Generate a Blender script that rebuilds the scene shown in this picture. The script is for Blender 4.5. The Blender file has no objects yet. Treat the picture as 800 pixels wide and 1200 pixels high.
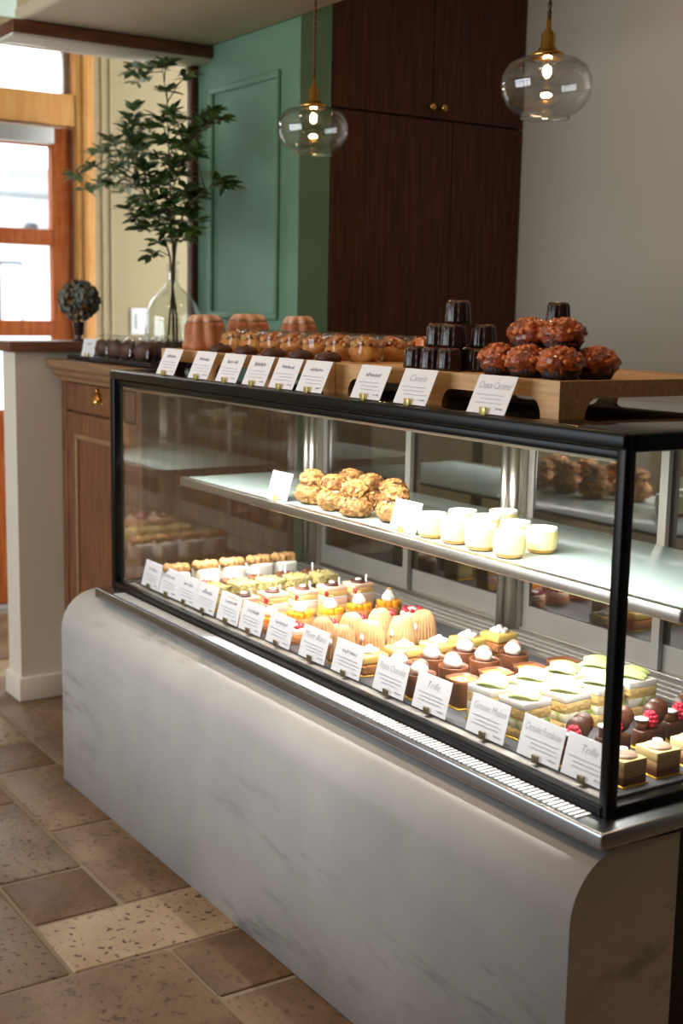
import bpy, bmesh, math, random
from mathutils import Vector, Matrix, noise
random.seed(7)
S = bpy.context.scene
COL = S.collection
PI = math.pi

# ------------------------------------------------------------------ camera
CAM = Vector((3.2745, -1.4149, 1.3763))
FW = Vector((-0.82438781, 0.54386463, -0.15683116))
RT = Vector((0.54804448, 0.83623111, 0.01909908))
UP = Vector((-0.14153441, 0.0702054, 0.98744074))
FPX = 1500.52
cd = bpy.data.cameras.new('camera')
cam = bpy.data.objects.new('camera', cd)
COL.objects.link(cam)
cam.matrix_world = Matrix(((RT.x, UP.x, -FW.x, CAM.x), (RT.y, UP.y, -FW.y, CAM.y), (RT.z, UP.z, -FW.z, CAM.z), (0, 0, 0, 1)))
cd.sensor_fit = 'VERTICAL'
cd.sensor_height = 36
cd.lens = 36 * FPX / 1200
cd.clip_start = 0.05
cd.dof.use_dof = True
cd.dof.focus_distance = 2.55
cd.dof.aperture_fstop = 4.0
S.camera = cam

def at(u, v, ax, val):
    """photo pixel -> the point of the plane x/y/z = val that it looks at"""
    d = FW + RT * ((u - 400) / FPX) - UP * ((v - 600) / FPX)
    k = 'xyz'.index(ax)
    return CAM + d * ((val - CAM[k]) / d[k])

# ------------------------------------------------------------------ world, exposure
W = bpy.data.worlds.new('world')
S.world = W
W.use_nodes = True
W.node_tree.nodes['Background'].inputs[0].default_value = (0.90, 0.95, 1.0, 1)
W.node_tree.nodes['Background'].inputs[1].default_value = 4.6
S.view_settings.view_transform = 'Standard'
S.view_settings.look = 'None'
S.view_settings.gamma = 1
S.view_settings.use_curve_mapping = False
S.view_settings.exposure = 0.32
S.cycles.transparent_max_bounces = 40
S.cycles.max_bounces = 10
S.cycles.caustics_reflective = False
S.cycles.caustics_refractive = False
S.cycles.sample_clamp_indirect = 6

def area(name, loc, direction, sx, sy, power, color=(1, 1, 1), spread=180):
    l = bpy.data.lights.new(name, 'AREA')
    l.shape = 'RECTANGLE'
    l.size, l.size_y, l.energy, l.color = sx, sy, power, color
    l.spread = math.radians(spread)
    o = bpy.data.objects.new(name, l)
    o.location = loc
    o.rotation_euler = Vector(direction).to_track_quat('-Z', 'Y').to_euler()
    COL.objects.link(o)
    return o

# added area light before the solid front wall, standing in for assumed windows
area('assumed_window_light', (-0.1, -3.93, 1.55), (0, 1, -0.08), 3.8, 1.9, 104, (0.84, 0.92, 1.0))

# ------------------------------------------------------------------ materials
MATS = {}
def srgb(r, g, b):
    f = lambda c: (c / 255) / 12.92 if c / 255 <= 0.04045 else ((c / 255 + 0.055) / 1.055) ** 2.4
    return (f(r), f(g), f(b), 1)

def P(name, col, rough=0.5, metal=0.0, col2=None, scale=20, bump=0.0, bscale=None, stretch=(1, 1, 1), detail=4, emit=0, coat=0, sss=0, spec=None, dist=0.0, ramp=(0.35, 0.65)):
    m = bpy.data.materials.new(name)
    m.use_nodes = True
    N, L = m.node_tree.nodes, m.node_tree.links
    b = N['Principled BSDF']
    c = srgb(*col)
    b.inputs['Base Color'].default_value = c
    b.inputs['Roughness'].default_value = rough
    b.inputs['Metallic'].default_value = metal
    if spec is not None: b.inputs['Specular IOR Level'].default_value = spec
    if coat: b.inputs['Coat Weight'].default_value = coat; b.inputs['Coat Roughness'].default_value = 0.08
    if sss: b.inputs['Subsurface Weight'].default_value = sss; b.inputs['Subsurface Radius'].default_value = (0.01, 0.008, 0.006)
    if emit:
        b.inputs['Emission Color'].default_value = c
        b.inputs['Emission Strength'].default_value = emit
    if col2 or bump:
        tc = N.new('ShaderNodeTexCoord'); mp = N.new('ShaderNodeMapping')
        mp.inputs['Scale'].default_value = stretch
        L.new(tc.outputs['Object'], mp.inputs[0])
    if col2:
        n = N.new('ShaderNodeTexNoise'); n.inputs['Scale'].default_value = scale; n.inputs['Detail'].default_value = detail
        n.inputs['Distortion'].default_value = dist
        L.new(mp.outputs[0], n.inputs['Vector'])
        r = N.new('ShaderNodeValToRGB')
        r.color_ramp.elements[0].position, r.color_ramp.elements[1].position = ramp
        r.color_ramp.elements[0].color = c; r.color_ramp.elements[1].color = srgb(*col2)
        L.new(n.outputs['Fac'], r.inputs[0]); L.new(r.outputs[0], b.inputs['Base Color'])
    if bump:
        n2 = N.new('ShaderNodeTexNoise'); n2.inputs['Scale'].default_value = bscale or scale; n2.inputs['Detail'].default_value = 5
        L.new(mp.outputs[0], n2.inputs['Vector'])
        bp = N.new('ShaderNodeBump'); bp.inputs['Strength'].default_value = bump; bp.inputs['Distance'].default_value = 0.01
        L.new(n2.outputs['Fac'], bp.inputs['Height']); L.new(bp.outputs[0], b.inputs['Normal'])
    MATS[name] = m
    return m

def glass(name, f0=0.05, tint=(1, 1, 1), rough=0.0):
    m = bpy.data.materials.new(name); m.use_nodes = True
    N, L = m.node_tree.nodes, m.node_tree.links
    N.remove(N['Principled BSDF'])
    t = N.new('ShaderNodeBsdfTransparent'); t.inputs[0].default_value = (*tint, 1)
    g = N.new('ShaderNodeBsdfGlossy'); g.inputs['Roughness'].default_value = rough
    lw = N.new('ShaderNodeLayerWeight'); lw.inputs[0].default_value = 0.5
    pw = N.new('ShaderNodeMath'); pw.operation = 'POWER'; pw.inputs[1].default_value = 5
    ma = N.new('ShaderNodeMath'); ma.operation = 'MULTIPLY_ADD'; ma.inputs[1].default_value = 1 - f0; ma.inputs[2].default_value = f0
    mx = N.new('ShaderNodeMixShader')
    L.new(lw.outputs['Facing'], pw.inputs[0]); L.new(pw.outputs[0], ma.inputs[0]); L.new(ma.outputs[0], mx.inputs[0])
    L.new(t.outputs[0], mx.inputs[1]); L.new(g.outputs[0], mx.inputs[2])
    L.new(mx.outputs[0], N['Material Output'].inputs[0])
    MATS[name] = m
    return m

glass('pane_glass', 0.04)
glass('case_glass', 0.05)
glass('side_glass', 0.13)
glass('back_glass', 0.32, (0.6, 0.6, 0.6))
glass('globe_glass', 0.085, (0.985, 0.985, 0.98))
glass('vase_glass', 0.08, (0.972, 0.985, 0.975))
glass('cellophane', 0.07, (0.97, 0.975, 0.98), 0.1)
glass('cake_film', 0.03)
P('water', (225, 235, 225), 0.02)
P('walnut', (92, 52, 34), 0.42, col2=(64, 34, 22), scale=9, stretch=(9, 9, 0.5), detail=6, dist=0.6, spec=0.25)
P('walnut_edge', (40, 20, 12), 0.6)
P('cabinet_wood', (140, 90, 58), 0.4, col2=(98, 58, 36), scale=10, stretch=(10, 10, 0.6), detail=6, dist=0.5)
P('cornice_wood', (158, 122, 88), 0.42, col2=(138, 102, 70), scale=10, stretch=(0.8, 10, 10), detail=5)
P('tray_wood', (222, 180, 130), 0.5, col2=(200, 154, 104), scale=12, stretch=(0.8, 9, 9), detail=5)
P('door_wood', (172, 92, 36), 0.65, spec=0.15, col2=(144, 68, 28), scale=8, stretch=(6, 6, 0.6), detail=5)
P('pine', (200, 148, 82), 0.6, spec=0.2, col2=(190, 130, 66), scale=8, stretch=(6, 6, 0.6), detail=5)
P('beam_wood', (120, 70, 40), 0.45, col2=(90, 48, 26), scale=8, stretch=(6, 0.6, 6), detail=5)
P('cap_wood', (128, 84, 58), 0.4, col2=(96, 58, 38), scale=8, stretch=(6, 0.6, 6), detail=5)
P('green_paint', (114, 150, 122), 0.6, col2=(100, 136, 108), scale=2.5, detail=3, ramp=(0.3, 0.75))
P('cream_wall', (160, 143, 106), 0.75, bump=0.08, bscale=60)
P('grey_wall', (186, 178, 165), 0.85, bump=0.05, bscale=120)
P('white_paint', (226, 226, 222), 0.6)
P('half_wall_paint', (226, 218, 202), 0.7, bump=0.05, bscale=120)
P('ceiling_paint', (214, 203, 180), 0.8)
P('soffit_paint', (205, 190, 160), 0.8)
P('pale_blind', (190, 205, 190), 0.7)
P('black_metal', (18, 19, 20), 0.32, 0.6)
P('black_glass', (22, 18, 15), 0.06, coat=1)
P('steel', (170, 174, 180), 0.26, 1.0, bump=0.02, bscale=200, stretch=(0.2, 8, 8))
P('aluminium', (188, 184, 176), 0.32, 1.0)
P('aluminium_matte', (166, 163, 156), 0.5, 0.6)
P('grille_white', (228, 230, 232), 0.45)
P('slot_dark', (70, 72, 75), 0.6)
P('case_floor', (70, 72, 76), 0.4)
P('shelf_plate', (172, 192, 186), 0.18, coat=0.3)
P('case_ceiling', (190, 178, 155), 0.6)
P('dark_base', (36, 26, 20), 0.6)
P('brass', (216, 172, 92), 0.22, 1.0)
P('cord', (112, 78, 52), 0.8)
P('led', (255, 252, 245), 0.5, emit=9)
P('paper', (240, 240, 242), 0.7)
P('ink', (164, 166, 178), 0.8)
P('clip_gold', (205, 190, 120), 0.35, 0.7)
P('clip_bronze', (120, 108, 80), 0.4, 0.6)
P('gold_board', (225, 185, 75), 0.28, 0.85)
P('dark_tray', (24, 22, 21), 0.4)
# food
P('cream', (250, 246, 236), 0.5, sss=0.2, bump=0.1, bscale=30)
P('cookie', (206, 164, 108), 0.75, col2=(178, 128, 74), scale=60, bump=0.4, bscale=90)
P('chocolate', (88, 52, 34), 0.4, col2=(66, 36, 24), scale=40)
P('milk_chocolate', (128, 78, 50), 0.38, col2=(108, 62, 40), scale=40)
P('cocoa_cream', (112, 68, 52), 0.8, col2=(196, 158, 142), scale=45, ramp=(0.35, 0.7))
P('pistachio', (208, 192, 130), 0.85, col2=(172, 158, 94), scale=140, bump=0.8, bscale=160)
P('sponge', (240, 208, 140), 0.85, col2=(228, 188, 112), scale=120, bump=0.4, bscale=140)
P('biscuit', (190, 128, 72), 0.8, col2=(160, 100, 54), scale=80, bump=0.4, bscale=120)
P('mango', (246, 178, 44), 0.25, col2=(240, 150, 30), scale=30, coat=0.5)
P('lemon', (244, 206, 112), 0.22, coat=0.5)
P('berry', (200, 34, 56), 0.25, coat=0.4)
P('raspberry', (206, 40, 66), 0.45, sss=0.1)
P('pink_cream', (244, 206, 180), 0.5)
P('chestnut', (212, 172, 124), 0.7, col2=(190, 146, 98), scale=60)
P('custard', (248, 190, 96), 0.2, coat=0.6)
P('melon', (206, 224, 130), 0.25, col2=(228, 238, 176), scale=24, coat=0.4)
P('melon_layer', (176, 190, 96), 0.5, col2=(240, 236, 214), scale=55, ramp=(0.42, 0.58))
P('tan_mousse', (206, 172, 124), 0.55)
P('swirl', (216, 186, 156), 0.4, col2=(150, 124, 116), scale=9, dist=1.5, ramp=(0.45, 0.55))
P('choux', (118, 70, 30), 0.7, col2=(190, 138, 76), scale=70, bump=0.9, bscale=90, ramp=(0.4, 0.62))
P('almond', (218, 172, 104), 0.7, col2=(168, 108, 52), scale=60)
P('caramel_choux', (186, 88, 34), 0.22, col2=(120, 48, 16), scale=55, bump=0.8, bscale=70, coat=0.7)
P('nut', (200, 110, 46), 0.3, coat=0.6)
P('paper_cup', (46, 26, 18), 0.6)
P('canele', (50, 24, 15), 0.28, col2=(26, 12, 8), scale=50, bump=0.4, bscale=60, coat=0.35)
P('canele_top', (96, 46, 22), 0.3, coat=0.3)
P('kugelhopf', (200, 140, 104), 0.65, col2=(172, 108, 74), scale=30, bump=0.3, bscale=60)
P('sugar_dust', (236, 210, 190), 0.9, col2=(204, 144, 102), scale=25)
P('loaf', (214, 154, 80), 0.7, col2=(186, 116, 52), scale=40, bump=0.4, bscale=60)
P('loaf_crumble', (178, 104, 44), 0.6, col2=(236, 196, 130), scale=50, bump=0.9, bscale=70)
P('custard_cup', (246, 226, 160), 0.3, coat=0.4)
P('custard_top', (252, 248, 232), 0.35)
P('custard_base', (196, 140, 62), 0.3, coat=0.4)
P('cookie_dark', (96, 52, 36), 0.5, col2=(62, 30, 20), scale=40, bump=0.4, bscale=50)
# plants
P('leaf', (90, 118, 58), 0.42, col2=(56, 84, 40), scale=7)
P('twig', (74, 54, 36), 0.8)
P('dried_petal', (134, 140, 134), 0.9, col2=(158, 122, 84), scale=24, ramp=(0.45, 0.6))
P('pewter', (96, 86, 78), 0.4, 0.8)
# outside
P('outside_wall', (236, 238, 240), 0.9)
P('outside_roof', (150, 156, 160), 0.8)
P('outside_ground', (200, 198, 192), 0.9)
P('outside_lamp', (90, 92, 96), 0.5)
P('warm_filament', (255, 190, 110), 0.5, emit=40)
P('warm_panel', (255, 214, 160), 0.5, emit=6)

def stone_mat(name, c1, c2):
    m = P(name, c1, 0.5, col2=c2, scale=4.5, detail=9, bump=0.35, bscale=28, ramp=(0.40, 0.60))
    N, L = m.node_tree.nodes, m.node_tree.links
    b = N['Principled BSDF']
    src = b.inputs['Base Color'].links[0].from_socket
    oi = N.new('ShaderNodeObjectInfo')
    mp = [n for n in N if n.type == 'MAPPING'][0]
    ml = N.new('ShaderNodeVectorMath'); ml.operation = 'SCALE'; ml.inputs[0].default_value = (17, 9, 5)
    L.new(oi.outputs['Random'], ml.inputs['Scale']); L.new(ml.outputs[0], mp.inputs['Location'])
    v = N.new('ShaderNodeTexNoise'); v.inputs['Scale'].default_value = 58; v.inputs['Detail'].default_value = 3
    L.new(mp.outputs[0], v.inputs['Vector'])
    r = N.new('ShaderNodeValToRGB'); r.color_ramp.elements[0].position = 0.345; r.color_ramp.elements[1].position = 0.41
    L.new(v.outputs['Fac'], r.inputs[0])
    mx = N.new('ShaderNodeMix'); mx.data_type = 'RGBA'
    mx.inputs[6].default_value = srgb(84, 66, 50)
    L.new(r.outputs[0], mx.inputs[0]); L.new(src, mx.inputs[7]); L.new(mx.outputs[2], b.inputs['Base Color'])
    return m
stone_mat('stone_light', (150, 129, 102), (170, 151, 124))
stone_mat('stone_tan', (110, 87, 63), (134, 110, 83))
stone_mat('stone_brown', (95, 71, 46), (118, 92, 64))
stone_mat('stone_grey', (110, 95, 80), (135, 118, 100))
P('grout', (142, 128, 110), 0.9, bump=0.3, bscale=60)

def plaster_mat():
    m = P('plaster', (186, 185, 184), 0.55, col2=(218, 215, 210), scale=2.6, detail=7, bump=0.10, bscale=7, ramp=(0.28, 0.72), stretch=(1, 1, 0.8))
    N, L = m.node_tree.nodes, m.node_tree.links
    b = N['Principled BSDF']
    src = b.inputs['Base Color'].links[0].from_socket
    tc = [n for n in N if n.type == 'TEX_COORD'][0]
    def nz(scale, detail, rough, dist, rot, sc):
        mp = N.new('ShaderNodeMapping'); mp.inputs['Rotation'].default_value = rot; mp.inputs['Scale'].default_value = sc
        L.new(tc.outputs['Object'], mp.inputs[0])
        n = N.new('ShaderNodeTexNoise'); n.inputs['Scale'].default_value = scale; n.inputs['Detail'].default_value = detail; n.inputs['Roughness'].default_value = rough; n.inputs['Distortion'].default_value = dist
        L.new(mp.outputs[0], n.inputs['Vector']); return n
    def rp(n, a, c_):
        q = N.new('ShaderNodeValToRGB'); q.color_ramp.elements[0].position = a; q.color_ramp.elements[1].position = c_
        L.new(n.outputs['Fac'], q.inputs[0]); return q
    def mul(a, c_):
        q = N.new('ShaderNodeMath'); q.operation = 'MULTIPLY'
        L.new(a, q.inputs[0])
        if isinstance(c_, float): q.inputs[1].default_value = c_
        else: L.new(c_, q.inputs[1])
        return q.outputs[0]
    # trowel smears: ragged dark scraps stretched along a slope, only in some places
    v = nz(7.0, 9, 0.68, 0.25, (0, math.radians(28), 0), (0.55, 1, 2.6))
    k = nz(2.3, 3, 0.5, 0.0, (0, math.radians(28), 0), (0.6, 1, 1.9))
    f = mul(mul(rp(v, 0.52, 0.62).outputs[0], rp(k, 0.50, 0.64).outputs[0]), 0.5)
    mx = N.new('ShaderNodeMix'); mx.data_type = 'RGBA'; mx.inputs[7].default_value = srgb(112, 110, 112)
    L.new(f, mx.inputs[0]); L.new(src, mx.inputs[6]); L.new(mx.outputs[2], b.inputs['Base Color'])
plaster_mat()

# ------------------------------------------------------------------ mesh helpers
class MB:
    def __init__(s): s.v, s.f, s.sm = [], [], []
    def add(s, vs, fs, smooth=False):
        o = len(s.v); s.v += [tuple(p) for p in vs]
        s.f += [tuple(i + o for i in f) for f in fs]; s.sm += [smooth] * len(fs)
        return s
    def box(s, x0, x1, y0, y1, z0, z1):
        return s.add([(x0, y0, z0), (x1, y0, z0), (x1, y1, z0), (x0, y1, z0), (x0, y0, z1), (x1, y0, z1), (x1, y1, z1), (x0, y1, z1)],
                     [(0, 3, 2, 1), (4, 5, 6, 7), (0, 1, 5, 4), (1, 2, 6, 5), (2, 3, 7, 6), (3, 0, 4, 7)])
    def rbox(s, x0, x1, y0, y1, z0, z1, r=0.004, seg=2, smooth=True):
        bm = bmesh.new(); bmesh.ops.create_cube(bm, size=1)
        for v in bm.verts:
            v.co = Vector(((x0 + x1) / 2 + v.co.x * (x1 - x0), (y0 + y1) / 2 + v.co.y * (y1 - y0), (z0 + z1) / 2 + v.co.z * (z1 - z0)))
        bmesh.ops.bevel(bm, geom=bm.edges[:], offset=r, segments=seg, profile=0.5, affect='EDGES')
        bm.verts.index_update()
        s.add([v.co[:] for v in bm.verts], [[v.index for v in f.verts] for f in bm.faces], smooth)
        bm.free(); return s
    def lathe(s, prof, n=24, c=(0, 0, 0), mod=None, cap=True, smooth=True):
        vs, fs = [], []
        for (r, z) in prof:
            for k in range(n):
                a = 2 * PI * k / n
                rr = r * (mod(a, z) if mod else 1)
                vs.append((c[0] + rr * math.cos(a), c[1] + rr * math.sin(a), c[2] + z))
        m = len(prof)
        for i in range(m - 1):
            for k in range(n):
                fs.append((i * n + k, i * n + (k + 1) % n, (i + 1) * n + (k + 1) % n, (i + 1) * n + k))
        if cap:
            fs.append(tuple(range(n - 1, -1, -1))); fs.append(tuple((m - 1) * n + k for k in range(n)))
        return s.add(vs, fs, smooth)
    def tube(s, path, r, n=8, smooth=True, cap=True):
        path = [Vector(p) for p in path]
        rs = r if isinstance(r, (list, tuple)) else [r] * len(path)
        vs, fs = [], []
        up = None
        for i, p in enumerate(path):
            d = (path[min(i + 1, len(path) - 1)] - path[max(i - 1, 0)]).normalized()
            if up is None or abs(d.dot(up)) > 0.98: up = Vector((0, 0, 1)) if abs(d.z) < 0.9 else Vector((1, 0, 0))
            a = d.cross(up).normalized(); b = d.cross(a).normalized(); up = -b if b.dot(up) < 0 else b
            b = a.cross(d)
            for k in range(n):
                t = 2 * PI * k / n
                vs.append(p + a * rs[i] * math.cos(t) + b * rs[i] * math.sin(t))
        for i in range(len(path) - 1):
            for k in range(n):
                fs.append((i * n + k, i * n + (k + 1) % n, (i + 1) * n + (k + 1) % n, (i + 1) * n + k))
        if cap:
            fs.append(tuple(range(n - 1, -1, -1))); fs.append(tuple((len(path) - 1) * n + k for k in range(n)))
        return s.add(vs, fs, smooth)
    def prism(s, poly, ax, a0, a1, smooth=False):
        """polygon in the two other axes (x,y,z order) pushed along ax from a0 to a1"""
        def mk(p, a):
            return (a, p[0], p[1]) if ax == 'x' else (p[0], a, p[1]) if ax == 'y' else (p[0], p[1], a)
        n = len(poly)
        vs = [mk(p, a0) for p in poly] + [mk(p, a1) for p in poly]
        s.add(vs, [], False)
        o = len(s.v) - 2 * n
        s.f += [tuple(o + k for k in range(n))[::-1], tuple(o + n + k for k in range(n))]; s.sm += [False, False]
        for k in range(n):
            s.f.append((o + k, o + (k + 1) % n, o + n + (k + 1) % n, o + n + k)); s.sm.append(smooth)
        return s
    def blob(s, c, rx, ry, rz, amp=0.15, freq=3.0, seed=0, nu=20, nv=12, flat=None):
        vs, fs = [], []
        for i in range(nv + 1):
            th = PI * i / nv
            for k in range(nu):
                ph = 2 * PI * k / nu
                d = Vector((math.sin(th) * math.cos(ph), math.sin(th) * math.sin(ph), math.cos(th)))
                q = 1 + amp * noise.noise(d * freq + Vector((seed * 7.3, seed * 3.1, seed)))
                z = d.z * rz * q
                if flat is not None: z = max(z, flat)
                vs.append((c[0] + d.x * rx * q, c[1] + d.y * ry * q, c[2] + z))
        for i in range(nv):
            for k in range(nu):
                fs.append((i * nu + k, (i + 1) * nu + k, (i + 1) * nu + (k + 1) % nu, i * nu + (k + 1) % nu))
        return s.add(vs, fs, True)
    def mesh(s, name, mat):
        me = bpy.data.meshes.new(name)
        me.from_pydata(s.v, [], s.f)
        me.polygons.foreach_set('use_smooth', s.sm)
        me.materials.append(MATS[mat] if isinstance(mat, str) else mat)
        me.validate(); me.update()
        bm = bmesh.new(); bm.from_mesh(me)
        bmesh.ops.remove_doubles(bm, verts=bm.verts[:], dist=1e-6)
        bmesh.ops.recalc_face_normals(bm, faces=bm.faces[:])
        bm.to_mesh(me); bm.free()
        return me
    def build(s, name, mat, parent=None):
        o = bpy.data.objects.new(name, s.mesh(name, mat))
        COL.objects.link(o)
        if parent is not None: o.parent = parent
        return o

def tag(o, label=None, cat=None, group=None, kind=None):
    if label: o['label'] = label
    if cat: o['category'] = cat
    if group: o['group'] = group
    if kind: o['kind'] = kind
    return o
def thing(name, loc, label, cat, group=None, rz=0):
    o = bpy.data.objects.new(name, None)
    o.empty_display_size = 0.05
    o.location = loc; o.rotation_euler = (0, 0, rz)
    COL.objects.link(o)
    return tag(o, label, cat, group)
KIDS = {}
def kids(o):
    return [c for c in bpy.data.objects if c.parent is o]
def clone(o, loc=None, rz=None, label=None, parent=None, tree=None):
    c = o.copy(); COL.objects.link(c)
    if parent is not None: c.parent = parent
    if loc is not None: c.location = loc
    if rz is not None: c.rotation_euler = (0, 0, rz)
    if label: c['label'] = label
    for ch in (tree or kids)(o): clone(ch, parent=c, tree=tree)
    return c
def spread(proto, spots, labels=None):
    """first spot takes the prototype itself, the rest take copies with their parts"""
    out = []
    for i, sp in enumerate(spots):
        x, y, z = sp[:3]; rz = sp[3] if len(sp) > 3 else 0
        o = proto if i == 0 else clone(proto)
        o.location = (x, y, z); o.rotation_euler = (0, 0, rz)
        if labels: o['label'] = labels[i]
        out.append(o)
    return out
def struct(name, mb, mat): return tag(mb.build(name, mat), kind='structure')

# ------------------------------------------------------------------ the setting
XW = -2.3                       # wall with the entrance door
YG = 0.745                      # green panelled wall
XR = -0.28                      # its return and the tall walnut cupboard
YB = 1.665                      # grey wall behind the staff side
CZ = 3.05
fl = struct('floor', MB().box(XW - 0.2, 5.3, -4.1, 1.8, -0.12, -0.0045), 'grout')
# stone paving: each flag is a piece of the floor
UX, UY, X0, Y0 = 0.24, 0.215, -0.29, -0.07
taken = {}
def flag(i, j, w, h, mat):
    for a in range(w):
        for b in range(h): taken[(i + a, j + b)] = 1
    x0, y1 = X0 + i * UX, Y0 - j * UY
    g = 0.006
    rnd = random.Random(i * 91 + j * 13)
    dz = rnd.uniform(-0.0015, 0.0015)
    bm = MB().rbox(-w * UX / 2 + g, w * UX / 2 - g, -h * UY / 2 + g, h * UY / 2 - g, -0.03, 0.0, 0.005, 2)
    for k, v in enumerate(bm.v):     # worn, slightly uneven edges
        n1 = noise.noise(Vector((v[0] * 14 + i, v[1] * 14 + j, 1.7))) * 0.003
        bm.v[k] = (v[0] + n1, v[1] + n1, v[2])
    o = bm.build('stone_tile', mat, fl)
    o.location = (x0 + w * UX / 2, y1 - h * UY / 2, dz)
for a in [(0, 0, 2, 1, 'stone_tan'), (2, 0, 2, 1, 'stone_tan'), (5, 0, 1, 1, 'stone_brown'), (6, 0, 2, 1, 'stone_tan'),
          (4, 0, 1, 2, 'stone_light'), (3, 1, 1, 1, 'stone_brown'), (1, 1, 2, 1, 'stone_grey'), (5, 1, 2, 2, 'stone_tan'),
          (3, 2, 2, 1, 'stone_grey'), (-1, 0, 1, 1, 'stone_brown'), (-3, 0, 2, 1, 'stone_light'), (-1, 1, 2, 1, 'stone_tan'),
          (-1, -1, 2, 1, 'stone_brown'), (-3, -2, 2, 2, 'stone_tan'), (1, 2, 2, 2, 'stone_grey'), (-2, 1, 1, 2, 'stone_brown'),
          (-1, 2, 2, 1, 'stone_grey')]: flag(*a)
rnd = random.Random(4)
for j in range(-4, 14):
    for i in range(-8, 20):
        if (i, j) in taken: continue
        opts = [(2, 2), (2, 1), (1, 2), (1, 1), (2, 1)]
        rnd.shuffle(opts)
        for w, h in opts + [(1, 1)]:
            if all((i + a, j + b) not in taken for a in range(w) for b in range(h)):
                flag(i, j, w, h, rnd.choice(['stone_light', 'stone_tan', 'stone_tan', 'stone_brown', 'stone_grey'])); break

struct('ceiling', MB().box(XW - 0.2, 5.3, -4.1, 1.8, CZ, CZ + 0.1), 'ceiling_paint')
DY0, DY1 = -0.12, 0.805          # door opening
wl = MB()
wl.box(XW - 0.14, XW, -4.1, DY0, 0, CZ).box(XW - 0.14, XW, DY1 + 0.085, 1.8, 0, CZ).box(XW - 0.14, XW, DY0, DY1 + 0.085, 2.54, CZ)
wall_l = struct('wall_left', wl, 'cream_wall')
for y in (0.935, 0.975):
    MB().rbox(XW, XW + 0.006, y - 0.006, y + 0.006, 0.1, CZ - 0.02, 0.002).build('batten', 'cream_wall', wall_l)
struct('wall_back', MB().box(XR - 0.7, 5.3, YB, YB + 0.12, 0, CZ), 'grey_wall')
struct('wall_right', MB().box(5.2, 5.3, -4.1, 1.8, 0, CZ), 'walnut')
struct('wall_front', MB().box(XW - 0.1, 5.3, -4.1, -4.0, 0, CZ), 'cream_wall')
w3 = struct('window_assumed', MB().rbox(-2.02, 1.82, -3.999, -3.94, 0.52, 0.56, 0.004), 'pine')  # assumed window out of view: sill and bars only, the wall is solid
fr = MB()
for x in (-2.0, -1.24, -0.48, 0.28, 1.04, 1.8): fr.box(x - 0.03, x + 0.03, -3.92, -3.88, 0.55, 2.55)
for z in (0.59, 1.9, 2.52): fr.box(-2.0, 1.8, -3.92, -3.88, z - 0.03, z + 0.03)
fr.build('assumed_window_frame', 'pine', w3)
gw = MB().box(-1.04, XR, YG, YG + 0.115, 0, CZ)
wg = struct('wall_green', gw, 'green_paint')
# moulded panel of the green wall
px0, px1, pz0, pz1 = -0.875, -0.396, 1.335, 2.126
mo = MB()
for (a0, a1, b0, b1) in ((px0, px1, pz1 - 0.022, pz1), (px0, px1, pz0, pz0 + 0.022), (px0, px0 + 0.022, pz0 + 0.022, pz1 - 0.022), (px1 - 0.022, px1, pz0 + 0.022, pz1 - 0.022)):
    mo.rbox(a0, a1, YG - 0.014, YG + 0.002, b0, b1, 0.005)
mo.build('panel_moulding', 'green_paint', wg)
# low canopy over the counter
so = struct('trim_1', MB().rbox(-0.95, 5.2, 0.065, YG, 2.268, 2.318, 0.012), 'soffit_paint')
tag(so, 'plain beige canopy board over the counter', None)
# entrance door
dr = struct('door_1', MB().box(XW - 0.06, XW - 0.02, DY0 + 0.01, DY1 - 0.01, 0.02, 0.86), 'door_wood')
def dpart(y0, y1, z0, z1, name='door_rail', mat='door_wood', t=0.012, parent=dr):
    return MB().rbox(XW - 0.065 - t, XW - 0.02 + t * 0.3, y0, y1, z0, z1, 0.004).build(name, mat, parent)
dpart(0.705, DY1 - 0.01, 0.02, 2.14, 'door_stile'); dpart(DY0 + 0.01, DY0 + 0.10, 0.02, 2.14, 'door_stile')
for z0, z1 in ((0.86, 0.9), (1.228, 1.298), (1.63, 1.70), (2.06, 2.14)): dpart(DY0 + 0.10, 0.705, z0, z1)
for z0, z1 in ((0.9, 1.228), (1.298, 1.63), (1.70, 2.06)):
    MB().box(XW - 0.046, XW - 0.04, DY0 + 0.10, 0.705, z0, z1).build('door_pane', 'pane_glass', dr)
MB().rbox(XW - 0.02, XW + 0.03, 0.36, 0.70, 2.065, 2.135, 0.005).rbox(XW + 0.0, XW + 0.02, 0.2, 0.5, 2.115, 2.13, 0.003).build('door_closer', 'aluminium_matte', dr)
dl = MB().tube([(XW - 0.01, 0.74, 1.0), (XW + 0.03, 0.74, 1.0), (XW + 0.03, 0.74, 0.86), (XW - 0.01, 0.74, 0.86)], 0.007)
dl.build('door_handle', 'pewter', dr)
MB().rbox(XW - 0.14, XW + 0.01, DY0, DY1, -0.012, 0.016, 0.004).build('door_sill', 'aluminium_matte', dr)
wt = struct('window_1', MB().box(XW - 0.07, XW - 0.064, DY0 + 0.03, DY1 - 0.01, 2.285, 2.485), 'pane_glass')
MB().rbox(XW - 0.14, XW + 0.012, DY0, DY1, 2.15, 2.285, 0.004).build('transom_rail', 'pine', wt)
MB().rbox(XW - 0.14, XW + 0.012, DY0, DY1, 2.485, 2.54, 0.004).build('head_frame', 'pine', wt)
MB().rbox(XW - 0.09, XW - 0.05, DY1 - 0.03, DY1 - 0.005, 2.285, 2.485, 0.003).build('sash_edge', 'aluminium_matte', wt)
tr = struct('trim_2', MB().rbox(XW - 0.14, XW + 0.02, DY1, DY1 + 0.085, 0, 2.56, 0.006), 'pine')
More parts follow.
